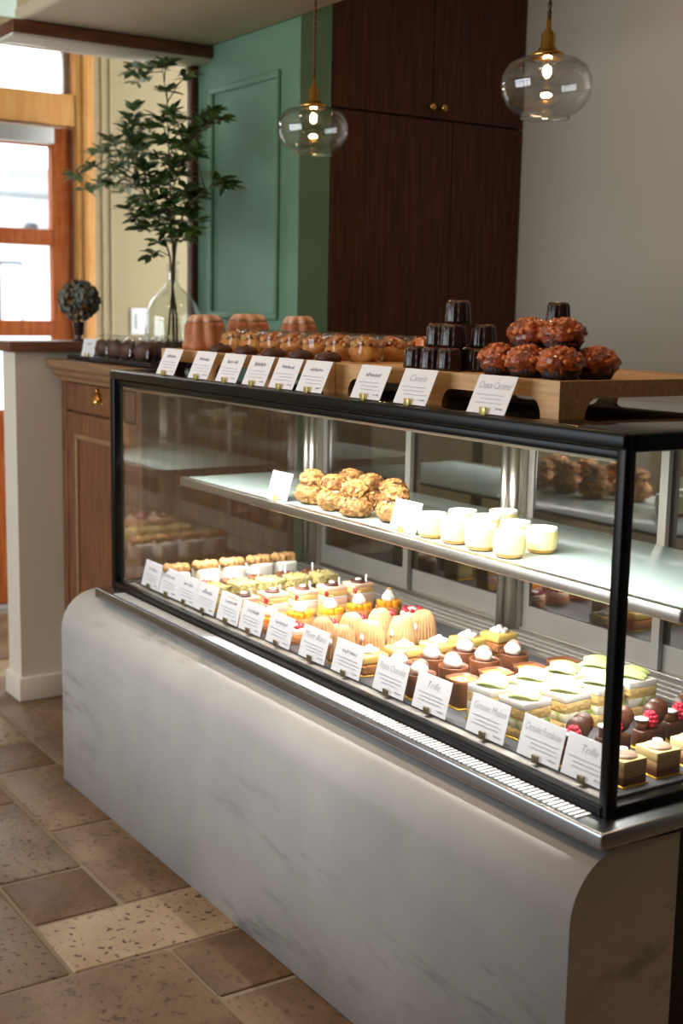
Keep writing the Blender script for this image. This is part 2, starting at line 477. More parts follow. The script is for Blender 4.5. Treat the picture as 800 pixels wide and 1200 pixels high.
MB().rbox(XW - 0.13, XW + 0.03, DY1 + 0.028, DY1 + 0.06, 0, 2.55, 0.004).build('frame_bead', 'pine', tr)
struct('trim_3', MB().rbox(XW - 0.14, XW + 0.015, DY0 - 0.08, DY0, 0, 2.56, 0.006), 'pine')
# blind in the small upper window over the door
w2 = struct('window_2', MB().box(XW - 0.01, XW + 0.004, 0.68, 1.24, 2.585, 2.99), 'white_paint')
for k in range(13):
    MB().rbox(XW + 0.006, XW + 0.02, 0.70 + k * 0.042, 0.735 + k * 0.042, 2.6, 2.98, 0.004).build('blind_slat', 'pale_blind', w2)
struct('trim_4', MB().rbox(XW, XW + 0.02, -0.6, 0.545, 2.575, CZ, 0.004), 'pale_blind')
sw = thing('light_switch', (XW, 1.11, 1.30), 'pale switch plate on the cream wall behind the vase', 'switch')
MB().rbox(0, 0.008, -0.045, 0.045, -0.06, 0.06, 0.004).build('plate', 'white_paint', sw)
MB().rbox(0.007, 0.013, -0.02, 0.02, -0.035, 0.035, 0.003).build('rocker', 'white_paint', sw)
# half wall with its glass screen
HX0, HX1, HY0 = -1.06, -0.935, 0.04
hw = struct('wall_half', MB().box(HX0, HX1, HY0, YG, 0, 1.213), 'half_wall_paint')
MB().rbox(HX0 - 0.03, HX1 + 0.03, HY0 - 0.03, YG, 1.213, 1.248, 0.004).build('wall_cap', 'cap_wood', hw)
bb = MB().rbox(HX0 - 0.012, HX1 + 0.012, HY0 - 0.012, 0.205, 0, 0.085, 0.004)
tag(bb.build('baseboard_half', 'half_wall_paint'), kind='structure')
gp = struct('window_4', MB().box(-1.003, -0.995, 0.062, 0.72, 1.248, 2.2169), 'pane_glass')
MB().rbox(-1.02, -0.975, 0.72, YG, 1.248, 2.2169, 0.003).build('screen_post', 'walnut', gp)
bmx = struct('trim_5', MB().rbox(-1.06, -0.86, 0.03, YG, 2.228, 2.266, 0.004), 'beam_wood')
MB().rbox(-1.045, -0.875, 0.034, YG - 0.001, 2.217, 2.2279, 0.002).build('beam_channel', 'half_wall_paint', bmx)
struct('baseboard_left', MB().box(XW, XW + 0.015, DY1 + 0.085, 1.8, 0, 0.09), 'cream_wall')

# tall walnut cupboard in the return
cup = thing('walnut_cupboard', (XR, 1.26, 0), 'tall dark walnut cupboard with flush doors and two brass knobs', 'cupboard')
MB().box(-0.6, -0.024, 0.862 - 1.26, YB - 1.262, 0, CZ - 0.002).build('carcass', 'walnut_edge', cup)
dd = {}
for nm, y0, y1, z0, z1 in (('ul', 0.865, 1.262, 2.012, CZ - 0.01), ('ur', 1.267, 1.658, 2.012, CZ - 0.01), ('ll', 0.865, 1.352, 0.06, 2.006), ('lr', 1.357, 1.658, 0.06, 2.006)):
    dd[nm] = MB().rbox(-0.022, 0.0, y0 - 1.26, y1 - 1.26, z0, z1, 0.0015, 1, False).build('cupboard_door', 'walnut', cup)
for nm, y in (('ul', 1.248), ('ur', 1.296)):
    k = MB().lathe([(0.004, 0), (0.004, 0.014), (0.011, 0.018), (0.013, 0.024), (0.010, 0.030), (0.003, 0.032)], 16)
    o = k.build('knob', 'brass', dd[nm]); o.rotation_euler = (0, PI / 2, 0); o.location = (0.0, y - 1.26, 2.045)

# ------------------------------------------------------------------ outside the door
og = thing('street_ground', (-8, 1, -0.05), 'pale paved ground outside the entrance door', 'ground')
MB().box(-8, 5.55, -9, 14, -0.1, 0).build('paving', 'outside_ground', og)
ob = thing('neighbour_house', (-10, 3, -0.05), 'white house with grey eaves seen through the door panes', 'building')
MB().box(-3, 0, -6, 8, 0, 2.72).build('wall', 'outside_wall', ob)
MB().box(-3.2, 0.75, -6.3, 8.3, 2.5, 2.62).box(-3.2, 0.2, -6.3, 8.3, 2.62, 2.8).build('roof', 'outside_roof', ob)
wn = MB().box(0, 0.05, 0.0, 0.26, 1.2, 1.85).build('window', 'outside_lamp', ob)
MB().box(0.04, 0.06, 0.03, 0.23, 1.24, 1.81).build('pane', 'outside_wall', wn)
MB().tube([(0, 0.35, 2.2), (0.15, 0.35, 2.2), (0.2, 0.35, 2.05)], 0.05).tube([(0, 0.6, 2.15), (0.2, 0.6, 2.15), (0.25, 0.6, 2.28)], 0.06).build('wall_lamp', 'outside_lamp', ob)

# ------------------------------------------------------------------ counter plinth
L_ = 1.907
pl = thing('counter_plinth', (0.9, 0, 0), 'pale grey veined plaster plinth with a rounded top edge under the display case', 'counter')
prof = [(0.127, 0), (0.127, 0.555), (0.0, 0.560)]
for k in range(1, 13):
    a = PI / 2 * k / 12
    prof.append((0.0 - 0.108 * math.sin(a), 0.452 + 0.108 * math.cos(a)))
prof += [(-0.108, 0)]
mbp = MB().prism(prof, 'x', -0.157 - 0.9, 1.946 - 0.9)
mbp.sm = [False, False] + [2 <= k < 15 for k in range(len(prof))]
mbp.build('plaster_cladding', 'plaster', pl)

# ------------------------------------------------------------------ glass display case
ZB, ZT, YC = 0.593, 1.2, 0.66
case = thing('display_case', (0.95, 0.3, 0), 'long glazed patisserie display case with black frame on a steel deck', 'display case')
def cp(mb, name, mat, parent=case):
    o = mb.build(name, mat, parent)
    if parent is case: o.location = (-0.95, -0.3, 0)
    return o
cp(MB().box(0.0, 1.93, 0.13, YC - 0.02, 0.004, 0.562), 'machine_base', 'dark_base')
deck = cp(MB().rbox(-0.03, 1.956, -0.058, YC, 0.5635, ZB, 0.006, 3), 'steel_deck', 'steel')
gb = MB()
n = 150
for k in range(n):
    x = 0.085 + (1.885 - 0.085) * k / (n - 1)
    gb.box(x - 0.0037, x + 0.0037, -0.049, -0.016, ZB - 0.002, ZB + 0.0022)
cp(MB().box(0.08, 1.89, -0.049, -0.016, ZB - 0.003, ZB + 0.0006), 'vent_slot', 'slot_dark', deck)
tag(cp(gb, 'vent_grille', 'grille_white', deck), 'white slotted vent strip', kind='stuff')
# frame
def post(x, y, name='frame_post', h=0.015):
    cp(MB().rbox(x - h, x + h, y - h, y + h, ZB - 0.001, ZT, 0.006, 3), name, 'black_metal')
post(0.0, 0.0); post(L_, 0.0, h=0.0118); post(L_, YC - 0.015); post(0.0, YC - 0.015)
cp(MB().rbox(-0.01, L_ + 0.01, -0.016, 0.014, ZT - 0.026, ZT, 0.006, 3).rbox(0, L_, -0.008, 0.012, ZT - 0.042, ZT - 0.026, 0.003, 2), 'front_top_rail', 'black_metal')
cp(MB().rbox(0, L_, -0.014, 0.012, ZB - 0.001, ZB + 0.02, 0.004, 2), 'front_bottom_rail', 'black_metal')
for x in (0.0, L_):
    cp(MB().rbox(x - 0.014, x + 0.014, 0, YC - 0.015, ZT - 0.03, ZT, 0.006, 3), 'end_top_rail', 'black_metal')
    cp(MB().rbox(x - 0.012, x + 0.012, 0, YC - 0.015, ZB - 0.001, ZB + 0.018, 0.004, 2), 'end_bottom_rail', 'black_metal')
cp(MB().box(0.015, L_ - 0.015, -0.003, 0.003, ZB + 0.018, ZT - 0.04), 'front_pane', 'case_glass')
cp(MB().box(-0.003, 0.003, 0.015, YC - 0.03, ZB + 0.016, ZT - 0.028), 'end_pane', 'side_glass')
cp(MB().box(L_ - 0.003, L_ + 0.003, 0.015, YC - 0.03, ZB + 0.016, ZT - 0.028), 'end_pane', 'case_glass')
top = cp(MB().rbox(0.012, L_ - 0.012, 0.012, YC, ZT - 0.012, ZT + 0.0, 0.003, 2), 'top_panel', 'black_glass')
cp(MB().box(0.02, L_ - 0.02, 0.13, YC - 0.02, ZT - 0.03, ZT - 0.0125), 'ceiling_liner', 'case_ceiling')
# floor of the case
cp(MB().rbox(0.02, L_ - 0.02, 0.014, 0.06, ZB, ZB + 0.014, 0.002), 'front_channel', 'aluminium_matte')
cp(MB().rbox(0.02, L_ - 0.02, 0.04, 0.50, ZB, ZB + 0.019, 0.002), 'floor_tray', 'case_floor')
rs = MB()
for k in range(5): rs.rbox(0.02, L_ - 0.02, 0.503 + k * 0.022, 0.522 + k * 0.022, ZB, ZB + 0.016 + 0.002 * k, 0.002)
cp(rs, 'rear_air_ledge', 'aluminium_matte')
# rear sliding doors
cp(MB().rbox(0.02, L_ - 0.02, 0.615, YC - 0.002, ZB, ZB + 0.03, 0.002), 'door_track', 'aluminium')
cp(MB().rbox(0.02, L_ - 0.02, 0.615, YC - 0.002, ZT - 0.07, ZT - 0.0305, 0.002), 'door_track', 'aluminium')
for x in (0.045, 0.955, 1.865):
    cp(MB().tube([(x - 0.017, 0.60, ZB), (x - 0.017, 0.60, ZT - 0.03)], 0.013, 14).tube([(x + 0.014, 0.602, ZB), (x + 0.014, 0.602, ZT - 0.03)], 0.016, 14)
       .box(x - 0.03, x + 0.034, 0.606, 0.63, ZB, ZT - 0.03), 'shelf_upright', 'aluminium')
bays = [(0.08, 0.925), (0.99, 1.835)]
for a, b in bays:
    m = (a + b) / 2
    for x0, x1, y in ((a, m + 0.015, 0.628), (m - 0.015, b, 0.643)):
        f = MB()
        f.box(x0, x0 + 0.022, y - 0.006, y + 0.006, ZB + 0.02, ZT - 0.05).box(x1 - 0.022, x1, y - 0.006, y + 0.006, ZB + 0.02, ZT - 0.05)
        f.box(x0 + 0.022, x1 - 0.022, y - 0.006, y + 0.006, ZB + 0.02, ZB + 0.085).box(x0 + 0.022, x1 - 0.022, y - 0.006, y + 0.006, ZT - 0.085, ZT - 0.05)
        d = cp(f, 'sliding_door', 'aluminium_matte')
        MB().box(x0 + 0.022, x1 - 0.022, y - 0.003, y + 0.002, ZB + 0.085, ZT - 0.085).build('door_glass', 'back_glass', d)
# shelf
SZ = 0.905
sh = cp(MB().rbox(0.085, 1.896, 0.165, 0.575, SZ - 0.008, SZ, 0.002), 'shelf', 'shelf_plate')
MB().rbox(0.083, 1.898, 0.15, 0.172, SZ - 0.022, SZ + 0.002, 0.004).build('shelf_edge', 'aluminium', sh)
for x in (0.10, 0.955, 1.87):
    MB().prism([(0.19, SZ - 0.0082), (0.60, SZ - 0.0082), (0.60, SZ - 0.07), (0.55, SZ - 0.05), (0.2, SZ - 0.016)], 'x', x - 0.0015, x + 0.0015).build('shelf_bracket', 'aluminium', sh)
# lighting of the case
led = cp(MB().rbox(0.04, L_ - 0.04, 0.016, 0.05, ZT - 0.05, ZT - 0.03, 0.003), 'light_bar', 'aluminium')
area('case_light', (L_ / 2, 0.036, ZT - 0.0525), (0, 0.62, -1), L_ - 0.12, 0.018, 14.5, (1.0, 0.96, 0.90), 118)
area('grille_fill_light', (1.255, 0.022, ZT - 0.0525), (0, -0.09, -1), 1.27, 0.008, 2.2, (1.0, 0.97, 0.93), 8)  # added narrow beam that brightens the vent strip, not a known lamp
led2 = MB().rbox(0.12, 1.85, 0.176, 0.196, SZ - 0.02, SZ - 0.0085, 0.002).build('assumed_shelf_bar', 'aluminium', sh)  # assumed bar and light under the shelf, added for the lower cakes
area('assumed_shelf_light', (0.985, 0.186, SZ - 0.0215), (0, 0.35, -1), 1.7, 0.012, 7.0, (1.0, 0.96, 0.90), 125)

# ------------------------------------------------------------------ wooden side cabinet
KX0, KX1, KY = HX1, XR, 0.20
kab = thing('side_cabinet', (-0.6, KY, 0), 'brown wooden cabinet with one drawer and a panelled door beside the half wall', 'cabinet')
def kp(mb, name, mat, parent=kab):
    o = mb.build(name, mat, parent)
    if parent is kab: o.location = (0.6, -KY, 0)
    return o
kp(MB().box(KX0 + 0.002, KX1, KY + 0.02, YG - 0.001, 0.0, 1.12).rbox(KX0 + 0.002, KX0 + 0.045, KY, KY + 0.021, 0, 1.12, 0.002).rbox(KX1 - 0.04, KX1, KY, KY + 0.021, 0, 1.12, 0.002), 'carcass', 'cabinet_wood')
co = [(KY + 0.03, 1.118), (KY - 0.008, 1.118), (KY - 0.012, 1.13), (KY - 0.022, 1.134), (KY - 0.03, 1.142), (KY - 0.034, 1.154), (KY - 0.045, 1.158), (KY - 0.052, 1.166), (KY - 0.055, 1.19), (KY + 0.03, 1.19)]
kp(MB().prism(co, 'x', KX0 + 0.002, -0.04), 'cornice', 'cornice_wood')
kp(MB().box(KX0 + 0.002, -0.04, KY + 0.031, YG - 0.001, 1.1201, 1.19), 'worktop', 'walnut_edge')
dw = kp(MB().rbox(KX0 + 0.049, KX1 - 0.044, KY - 0.004, KY + 0.019, 1.022, 1.114, 0.003), 'drawer', 'cabinet_wood')
# brass cup pull
cpz = MB()
vs, fs = [], []
nu, nv = 18, 7
for i in range(nv + 1):
    ph = PI / 2 * i / nv
    for k in range(nu + 1):
        th = PI * k / nu
        vs.append((-0.60 + 0.034 * math.cos(th) * (0.55 + 0.45 * math.cos(ph)), KY - 0.004 - 0.024 * math.sin(ph), 1.065 + 0.034 * math.sin(th) * math.cos(ph) * 0.95))
for i in range(nv):
    for k in range(nu):
        fs.append((i * (nu + 1) + k, i * (nu + 1) + k + 1, (i + 1) * (nu + 1) + k + 1, (i + 1) * (nu + 1) + k))
cpz.add(vs, fs, True)
cpz.rbox(-0.638, -0.562, KY - 0.007, KY - 0.003, 1.058, 1.066, 0.0015).lathe([(0.004, 1.094), (0.006, 1.1), (0.003, 1.108)], 10, (-0.6, KY - 0.008, 0))
cpz.build('cup_pull', 'brass', dw)
dz0, dz1, dx0, dx1 = 0.06, 1.014, KX0 + 0.049, KX1 - 0.044
kd = kp(MB().rbox(dx0, dx1, KY + 0.002, KY + 0.019, dz0, dz1, 0.002), 'cabinet_door', 'cabinet_wood')
f = MB()
ix0, ix1, iz0, iz1 = dx0 + 0.085, dx1 - 0.085, dz0 + 0.09, dz1 - 0.068
for (a0, a1, b0, b1) in ((ix0, ix1, iz1 - 0.018, iz1), (ix0, ix1, iz0, iz0 + 0.018), (ix0, ix0 + 0.018, iz0 + 0.018, iz1 - 0.018), (ix1 - 0.018, ix1, iz0 + 0.018, iz1 - 0.018)):
    f.rbox(a0, a1, KY - 0.008, KY + 0.003, b0, b1, 0.004)
f.build('door_moulding', 'cornice_wood', kd)
MB().box(ix0 + 0.018, ix1 - 0.018, KY, KY + 0.003, iz0 + 0.018, iz1 - 0.018).build('door_panel', 'cabinet_wood', kd)
WZ = 1.19

# ------------------------------------------------------------------ pendant lamps
def pendant(loc, label):
    t = thing('pendant_lamp', loc, label, 'lamp', 'glass pendant lamps over the counter')
    # glass globe: squashed, with an open ring at the bottom (z measured from the globe centre)
    pr = [(0.030, 0.052), (0.045, 0.055), (0.066, 0.052), (0.083, 0.040), (0.0935, 0.018), (0.095, -0.002), (0.091, -0.022), (0.080, -0.041), (0.064, -0.054), (0.052, -0.058), (0.0515, -0.066), (0.0495, -0.066), (0.049, -0.057)]
    inner = [(r - 0.002, z - 0.002 if z > 0 else z + 0.002) for r, z in pr[:9]][::-1]
    MB().lathe(pr + inner, 48, cap=False).build('globe', 'globe_glass', t)
    sk = MB().lathe([(0.002, 0.055), (0.033, 0.055), (0.036, 0.059), (0.036, 0.063), (0.028, 0.068), (0.020, 0.070), (0.019, 0.076), (0.015, 0.079), (0.0145, 0.104), (0.010, 0.108), (0.006, 0.114), (0.004, 0.140), (0.001, 0.140)], 24).build('socket', 'brass', t)
    MB().lathe([(0.0145, 0.050), (0.0175, 0.040), (0.019, 0.030), (0.016, 0.018), (0.009, 0.011), (0.001, 0.009)], 20, cap=False).build('bulb', 'globe_glass', t)
    MB().lathe([(0.001, 0.022), (0.005, 0.025), (0.006, 0.032), (0.004, 0.04), (0.001, 0.042)], 12).build('filament', 'warm_filament', t)
    zc = 2.2685 - loc[2]
    for ph in (0, PI):
        MB().tube([(0.0022 * math.cos(ph + z * 180), 0.0022 * math.sin(ph + z * 180), z) for z in [0.138 + k * (zc - 0.05 - 0.138) / 70 for k in range(71)]], 0.0026, 6).build('cord_strand', 'cord', t)
    MB().lathe([(0.004, zc - 0.075), (0.008, zc - 0.07), (0.008, zc - 0.025), (0.034, zc - 0.02), (0.036, zc), (0.001, zc)], 20).build('ceiling_cup', 'soffit_paint', t)
    l = bpy.data.lights.new('bulb_light', 'POINT'); l.energy = 2.6; l.color = (1.0, 0.68, 0.36); l.shadow_soft_size = 0.012
    lo = bpy.data.objects.new('bulb_light', l); lo.location = (0, 0, 0.03); lo.parent = t; COL.objects.link(lo)
    return t
P1 = CAM + (FW + RT * ((367 - 400) / FPX) - UP * ((152 - 600) / FPX)) * (FPX * 0.19 / 83)
P2 = CAM + (FW + RT * ((640 - 400) / FPX) - UP * ((101 - 600) / FPX)) * (FPX * 0.19 / 107)
pendant(P1, 'clear glass pendant lamp hanging before the green wall edge')
pendant(P2, 'clear glass pendant lamp hanging before the grey wall')

# ------------------------------------------------------------------ price cards
def scribble(x0, x1, z, h, seed, r=0.0005):
    rn = random.Random(seed)
    mb = MB(); pts = []
    n = int((x1 - x0) / 0.0022)
    for k in range(n + 1):
        pts.append((x0 + (x1 - x0) * k / n + rn.uniform(-0.0008, 0.0008), 0, z + (h * rn.uniform(0.3, 1) if k % 2 else -h * rn.uniform(0, 0.5))))
    mb.tube(pts, r, 4, True, False)
    return mb
def text_mesh(txt, size, cx, cz, maxw):
    cu = bpy.data.curves.new('lettering', 'FONT'); cu.body = txt; cu.size = size; cu.shear = 0.35; cu.align_x = 'CENTER'; cu.resolution_u = 2; cu.offset = -0.0002
    o = bpy.data.objects.new('lettering', cu); COL.objects.link(o)
    bpy.context.view_layer.update()
    me = o.to_mesh(); vs = [v.co[:] for v in me.vertices]; fs = [tuple(p.vertices) for p in me.polygons]
    o.to_mesh_clear(); bpy.data.objects.remove(o); bpy.data.curves.remove(cu)
    w = max(v[0] for v in vs) - min(v[0] for v in vs)
    k = min(1, maxw / w)
    return MB().add([(cx + v[0] * k, 0, cz + v[1]) for v in vs], fs)
def price_card(loc, label, heading, seed, clip='clip_bronze', w=0.106, h=0.074, lean=18, rz=0, group=None):
    t = thing('price_card', loc, label, 'price card', group or 'price cards', rz)
    la = math.radians(lean)
    c = MB().rbox(-w / 2, w / 2, 0, 0.0012, 0.003, h, 0.0005, 1, False).build('card', 'paper', t)
    if heading: m = text_mesh(heading, h * 0.26, 0, h * 0.66, w * 0.84)
    else: m = scribble(-w * 0.24, w * 0.26, h * 0.70, h * 0.10, seed)
    rn = random.Random(seed)
    for k, zz in enumerate((0.50, 0.40, 0.30)):
        a = -w * 0.40 if k == 0 else -w * rn.uniform(0.22, 0.36)
        q = scribble(a, w * rn.uniform(0.28, 0.42), h * zz, h * 0.022, seed * 5 + k, 0.0003)
        m.add(q.v, q.f)
    q = scribble(w * 0.22, w * 0.42, h * 0.17, h * 0.04, seed * 9, 0.0005); m.add(q.v, q.f)
    le = m.build('lettering', 'ink', c); le.location = (0, -0.0004, 0)
    c.rotation_euler = (-la, 0, 0)
    # little stand clip: plate at the foot, jaw before the card
    MB().rbox(-0.008, 0.008, -0.0055, -0.0012, 0.0, 0.014, 0.001).rbox(-0.008, 0.008, -0.005, 0.022, 0.0, 0.003, 0.001).build('clip', clip, t)
    return t
low = [(179, 690, 'the row of cookie-topped cream slices', None), (201, 699, 'the small chocolate tarts', None), (224, 708, 'the pistachio crumb cubes', None), (246, 718, 'the gap right of the pistachio cubes', None),
       (273, 730, 'the layered strawberry slices', None), (298, 742, 'the mango tarts with meringue', None), (329, 757, 'the berry cream tarts', None), (367, 775, 'the first mont blanc column', 'Mont Blanc'),
       (405, 793, 'the second mont blanc column', None), (458, 815, 'the lemon tarts', 'Petite Chocolat'), (508, 836, 'the brown custard cups', 'Trifle'),
       (570, 866, 'the green melon shortcakes', 'Gateau Melon'), (632, 894, 'the chocolate raspberry cakes', 'Chocolat Framboise'), (686, 918, 'the layered mousse cubes', 'Trifle')]
for k, (u, v, what, head) in enumerate(low):
    p = at(u, v, 'z', ZB + 0.018)
    price_card((p.x, 0.03, ZB + 0.0195), 'white price card inside the case in front of ' + what, head, k + 3, lean=14, group='price cards along the case floor')
topc = [(192, 437, 'the first kugelhopf beside the bagged biscuits', None), (230, 440, 'the kugelhopf end of the wooden riser', None), (263, 444, 'the first dark biscuits', None), (295, 448, 'the third dark biscuit', None), (327, 453, 'the fourth dark biscuit', None),
        (360, 458, 'the long riser end', None), (426, 465, 'the joint of the two wooden risers', None), (478, 472, 'the stacked caneles', 'Canele'), (567, 484, 'the caramel choux', 'Choux Caramel')]
for k, (u, v, what, head) in enumerate(topc):
    p = at(u, v, 'y', 0.0)
    price_card((p.x, 0.0, ZT), 'white price card on the black case top before ' + what, head, k + 33, 'clip_gold', 0.102, 0.074, 24, group='price cards on the case top')
for k, (u, v, what, head) in enumerate([(315, 585, 'beside the almond choux puffs', None), (459, 624, 'between the almond choux and the custard pots', 'Choux Caramel')]):
    p = at(u, v, 'z', SZ + 0.002)
    price_card((p.x, 0.182, SZ), 'white price card on the glass shelf ' + what, head, k + 53, 'clip_gold', 0.095, 0.070, 16, group='price cards on the shelf')

# ------------------------------------------------------------------ wooden risers on the case top
def riser(x0, x1, y0, y1, label, arches):
    h, t, zt = 0.064, 0.014, 0.064
    cx, cy = (x0 + x1) / 2, (y0 + y1) / 2
    r = thing('wooden_riser', (cx, cy, ZT), label, 'riser', 'pale wooden risers on the case top')
    hx, hy = (x1 - x0) / 2, (y1 - y0) / 2
    MB().rbox(-hx + t, hx - t, -hy + t, hy - t, zt - 0.016, zt - 0.002, 0.001).build('top_board', 'tray_wood', r)
    def apron(half, ax, c0, c1, n):
        # board with n arched cut-outs from below
        poly = [(-half, zt), (-half, 0)]
        seg = 2 * half / n; leg = 0.045
        for k in range(n):
            a = -half + k * seg + (leg if k == 0 else leg / 2); b = -half + (k + 1) * seg - (leg if k == n - 1 else leg / 2)
            R = 0.028
            poly.append((a, 0))
            for j in range(7): poly.append((a + R - R * math.cos(PI / 2 * j / 6), 0.034 * math.sin(PI / 2 * j / 6)))
            for j in range(6, -1, -1): poly.append((b - R + R * math.cos(PI / 2 * j / 6), 0.034 * math.sin(PI / 2 * j / 6)))
            poly.append((b, 0))
        poly += [(half, 0), (half, zt)]
        bm = bmesh.new()
        mk = (lambda p, c: (p[0], c, p[1])) if ax == 'y' else (lambda p, c: (c, p[0], p[1]))
        q = []
        for p in poly:
            if not q or (abs(q[-1][0] - p[0]) + abs(q[-1][1] - p[1])) > 1e-5: q.append(p)
        fv = bm.faces.new([bm.verts.new(mk(p, c0)) for p in q])
        ex = bmesh.ops.extrude_face_region(bm, geom=[fv])
        d = Vector(mk((0, 0), c1)) - Vector(mk((0, 0), c0))
        for v in ex['geom']:
            if isinstance(v, bmesh.types.BMVert): v.co += d
        bmesh.ops.triangulate(bm, faces=[f for f in bm.faces if len(f.verts) > 4])
        bmesh.ops.recalc_face_normals(bm, faces=bm.faces[:])
        me = bpy.data.meshes.new('apron'); bm.to_mesh(me); bm.free(); me.materials.append(MATS['tray_wood'])
        o = bpy.data.objects.new('apron', me); o.parent = r; COL.objects.link(o)
    apron(hx, 'y', -hy, -hy + t, arches); apron(hx, 'y', hy - t, hy, arches)
    apron(hy - t - 0.0005, 'x', -hx, -hx + t, 1); apron(hy - t - 0.0005, 'x', hx - t, hx, 1)
    return r
riser(0.16, 1.003, 0.06, 0.42, 'long pale wooden riser carrying the kugelhopf and wrapped cakes', 3)
riser(1.008, 1.69, 0.06, 0.52, 'pale wooden riser with arched legs carrying caneles and caramel choux', 2)
RZ = ZT + 0.062          # board surface

# ------------------------------------------------------------------ baked goods on the case top
# kugelhopf
def kugelhopf(loc, r, h, label):
    t = thing('kugelhopf', loc, label, 'cake', 'kugelhopf cakes on the long riser')
    fl_ = lambda a, z: 1 + 0.42 * (abs(math.cos(4 * a + 12 * z)) - 0.65) * min(1, 0.15 + 1.2 * z / h)
    MB().lathe([(r * 0.97, 0), (r * 1.05, h * 0.06), (r * 1.06, h * 0.16), (r * 0.97, h * 0.22), (r * 0.93, h * 0.45), (r * 0.86, h * 0.68), (r * 0.78, h * 0.80)], 80, mod=fl_).build('body', 'kugelhopf', t)
    MB().lathe([(r * 0.79, h * 0.79), (r * 0.72, h * 0.89), (r * 0.60, h * 0.97), (r * 0.46, h), (r * 0.32, h * 0.95), (r * 0.22, h * 0.84)], 80, mod=fl_).build('dusted_top', 'sugar_dust', t)
kugelhopf((0.262, 0.135, RZ), 0.055, 0.092, 'sugar-dusted fluted kugelhopf at the end of the long riser')
kugelhopf((0.215, 0.29, RZ), 0.060, 0.095, 'wide fluted kugelhopf behind the crumble cakes')
kugelhopf((0.409, 0.332, RZ), 0.050, 0.093, 'small fluted kugelhopf behind the crumble cakes')
# wrapped crumble cakes
def crumble(seed):
    t = thing('wrapped_crumble_cake', (0, 0, 0), 'small golden cake with crumbly top wrapped in clear film on the riser', 'cake', 'wrapped crumble cakes on the long riser')
    MB().blob((0, 0, 0.017), 0.037, 0.031, 0.026, 0.18, 2.2, seed, 24, 14, flat=-0.0168).build('cake_body', 'loaf', t)
    rn = random.Random(seed)
    for nm, mt, n_ in (('crumble_topping', 'loaf_crumble', 14), ('nut_topping', 'nut', 7), ('almond_topping', 'almond', 8)):
        b = MB()
        for k in range(n_):
            a_, q_ = rn.uniform(0, 2 * PI), math.sqrt(rn.random())
            b.blob((0.031 * q_ * math.cos(a_), 0.025 * q_ * math.sin(a_), 0.046 - 0.012 * q_ * q_ + rn.uniform(-0.002, 0.005)), rn.uniform(0.006, 0.011), rn.uniform(0.005, 0.009), 0.006, 0.5, 2, seed * 20 + k, 9, 6)
        b.build(nm, mt, t)
    w = MB().rbox(-0.037, 0.037, -0.031, 0.031, 0.0005, 0.058, 0.014, 3)
    w.v = [(x + 0.0025 * noise.noise(Vector((x, y, z)) * 90), y + 0.0025 * noise.noise(Vector((z, x, y)) * 90), max(z, 0.0004)) for x, y, z in w.v]
    w.build('film_wrap', 'cellophane', t)
    return t
c0 = crumble(1)
spots = []
for r, (y, xs, xe, n) in enumerate([(0.125, 0.375, 0.965, 7), (0.205, 0.345, 0.96, 7), (0.285, 0.61, 0.955, 4)]):
    for k in range(n): spots.append((xs + (xe - xs) * k / (n - 1), y, RZ, random.choice((0, PI)) + random.uniform(-0.12, 0.12)))
spots = [(x, y + 0.035, z, q) for x, y, z, q in spots]
spread(c0, spots, ['crumbly golden wrapped cake in the row behind the dark biscuits'] * 7 + ['crumbly golden wrapped cake in the middle row of the long riser'] * 7 + ['crumbly golden wrapped cake in the rear row by the small kugelhopf'] * 4)
# dark round biscuits leaning before the cakes
bd = thing('dark_biscuit', (0, 0, 0), 'dark domed biscuit lying at the front of the long riser', 'biscuit', 'dark round biscuits along the riser front')
MB().lathe([(0.001, 0), (0.026, 0), (0.030, 0.006), (0.027, 0.014), (0.018, 0.020), (0.001, 0.022)], 26, cap=False).build('biscuit', 'cookie_dark', bd)
MB().lathe([(0.001, 0.0221), (0.006, 0.0218), (0.005, 0.024), (0.001, 0.0245)], 12, cap=False).build('sugar_dot', 'chocolate', bd)
spread(bd, [(x, 0.093, RZ) for x in (0.43, 0.56, 0.69, 0.81, 0.925)])
fr_ = thing('brown_box', (1.16, 0.19, RZ), 'small brown upright biscuit packet beside the caneles', 'packet')
MB().rbox(-0.015, 0.015, -0.028, 0.028, 0, 0.058, 0.003).build('packet_body', 'nut', fr_)
MB().rbox(0.0152, 0.0162, -0.022, 0.022, 0.006, 0.05, 0.0004).build('packet_label', 'cookie_dark', fr_)
# caneles
ca = thing('canele', (0, 0, 0), 'glossy dark fluted canele in the pile on the riser', 'canele', 'stacked caneles')
flt = lambda a, z: 1 + 0.05 * math.cos(12 * a)
MB().lathe([(0.0238, 0), (0.0245, 0.005), (0.0230, 0.022), (0.0215, 0.038), (0.0195, 0.0425)], 60, mod=flt).build('body', 'canele', ca)
MB().lathe([(0.0193, 0.042), (0.018, 0.0445), (0.010, 0.0435), (0.001, 0.0425)], 40, cap=False).build('caramel_top', 'canele_top', ca)
H = 0.0450
spots = [(1.235, 0.10, 0), (1.287, 0.10, 0), (1.340, 0.10, 0), (1.252, 0.155, 0), (1.305, 0.155, 0), (1.358, 0.155, 0),
         (1.268, 0.128, 1), (1.322, 0.122, 1), (1.352, 0.172, 1), (1.312, 0.14, 2),
         (1.36, 0.32, 0), (1.415, 0.32, 0), (1.388, 0.37, 0), (1.388, 0.325, 1), (1.388, 0.328, 2)]
lv = ['glossy dark fluted canele in the bottom layer of the tall pile', 'glossy dark fluted canele in the middle layer of the tall pile', 'dark fluted canele alone on top of the tall pile']
lv2 = ['dark canele at the foot of the small pile behind the caramel choux', 'dark canele in the middle of the small pile behind the caramel choux', 'dark canele on top of the small pile behind the caramel choux']
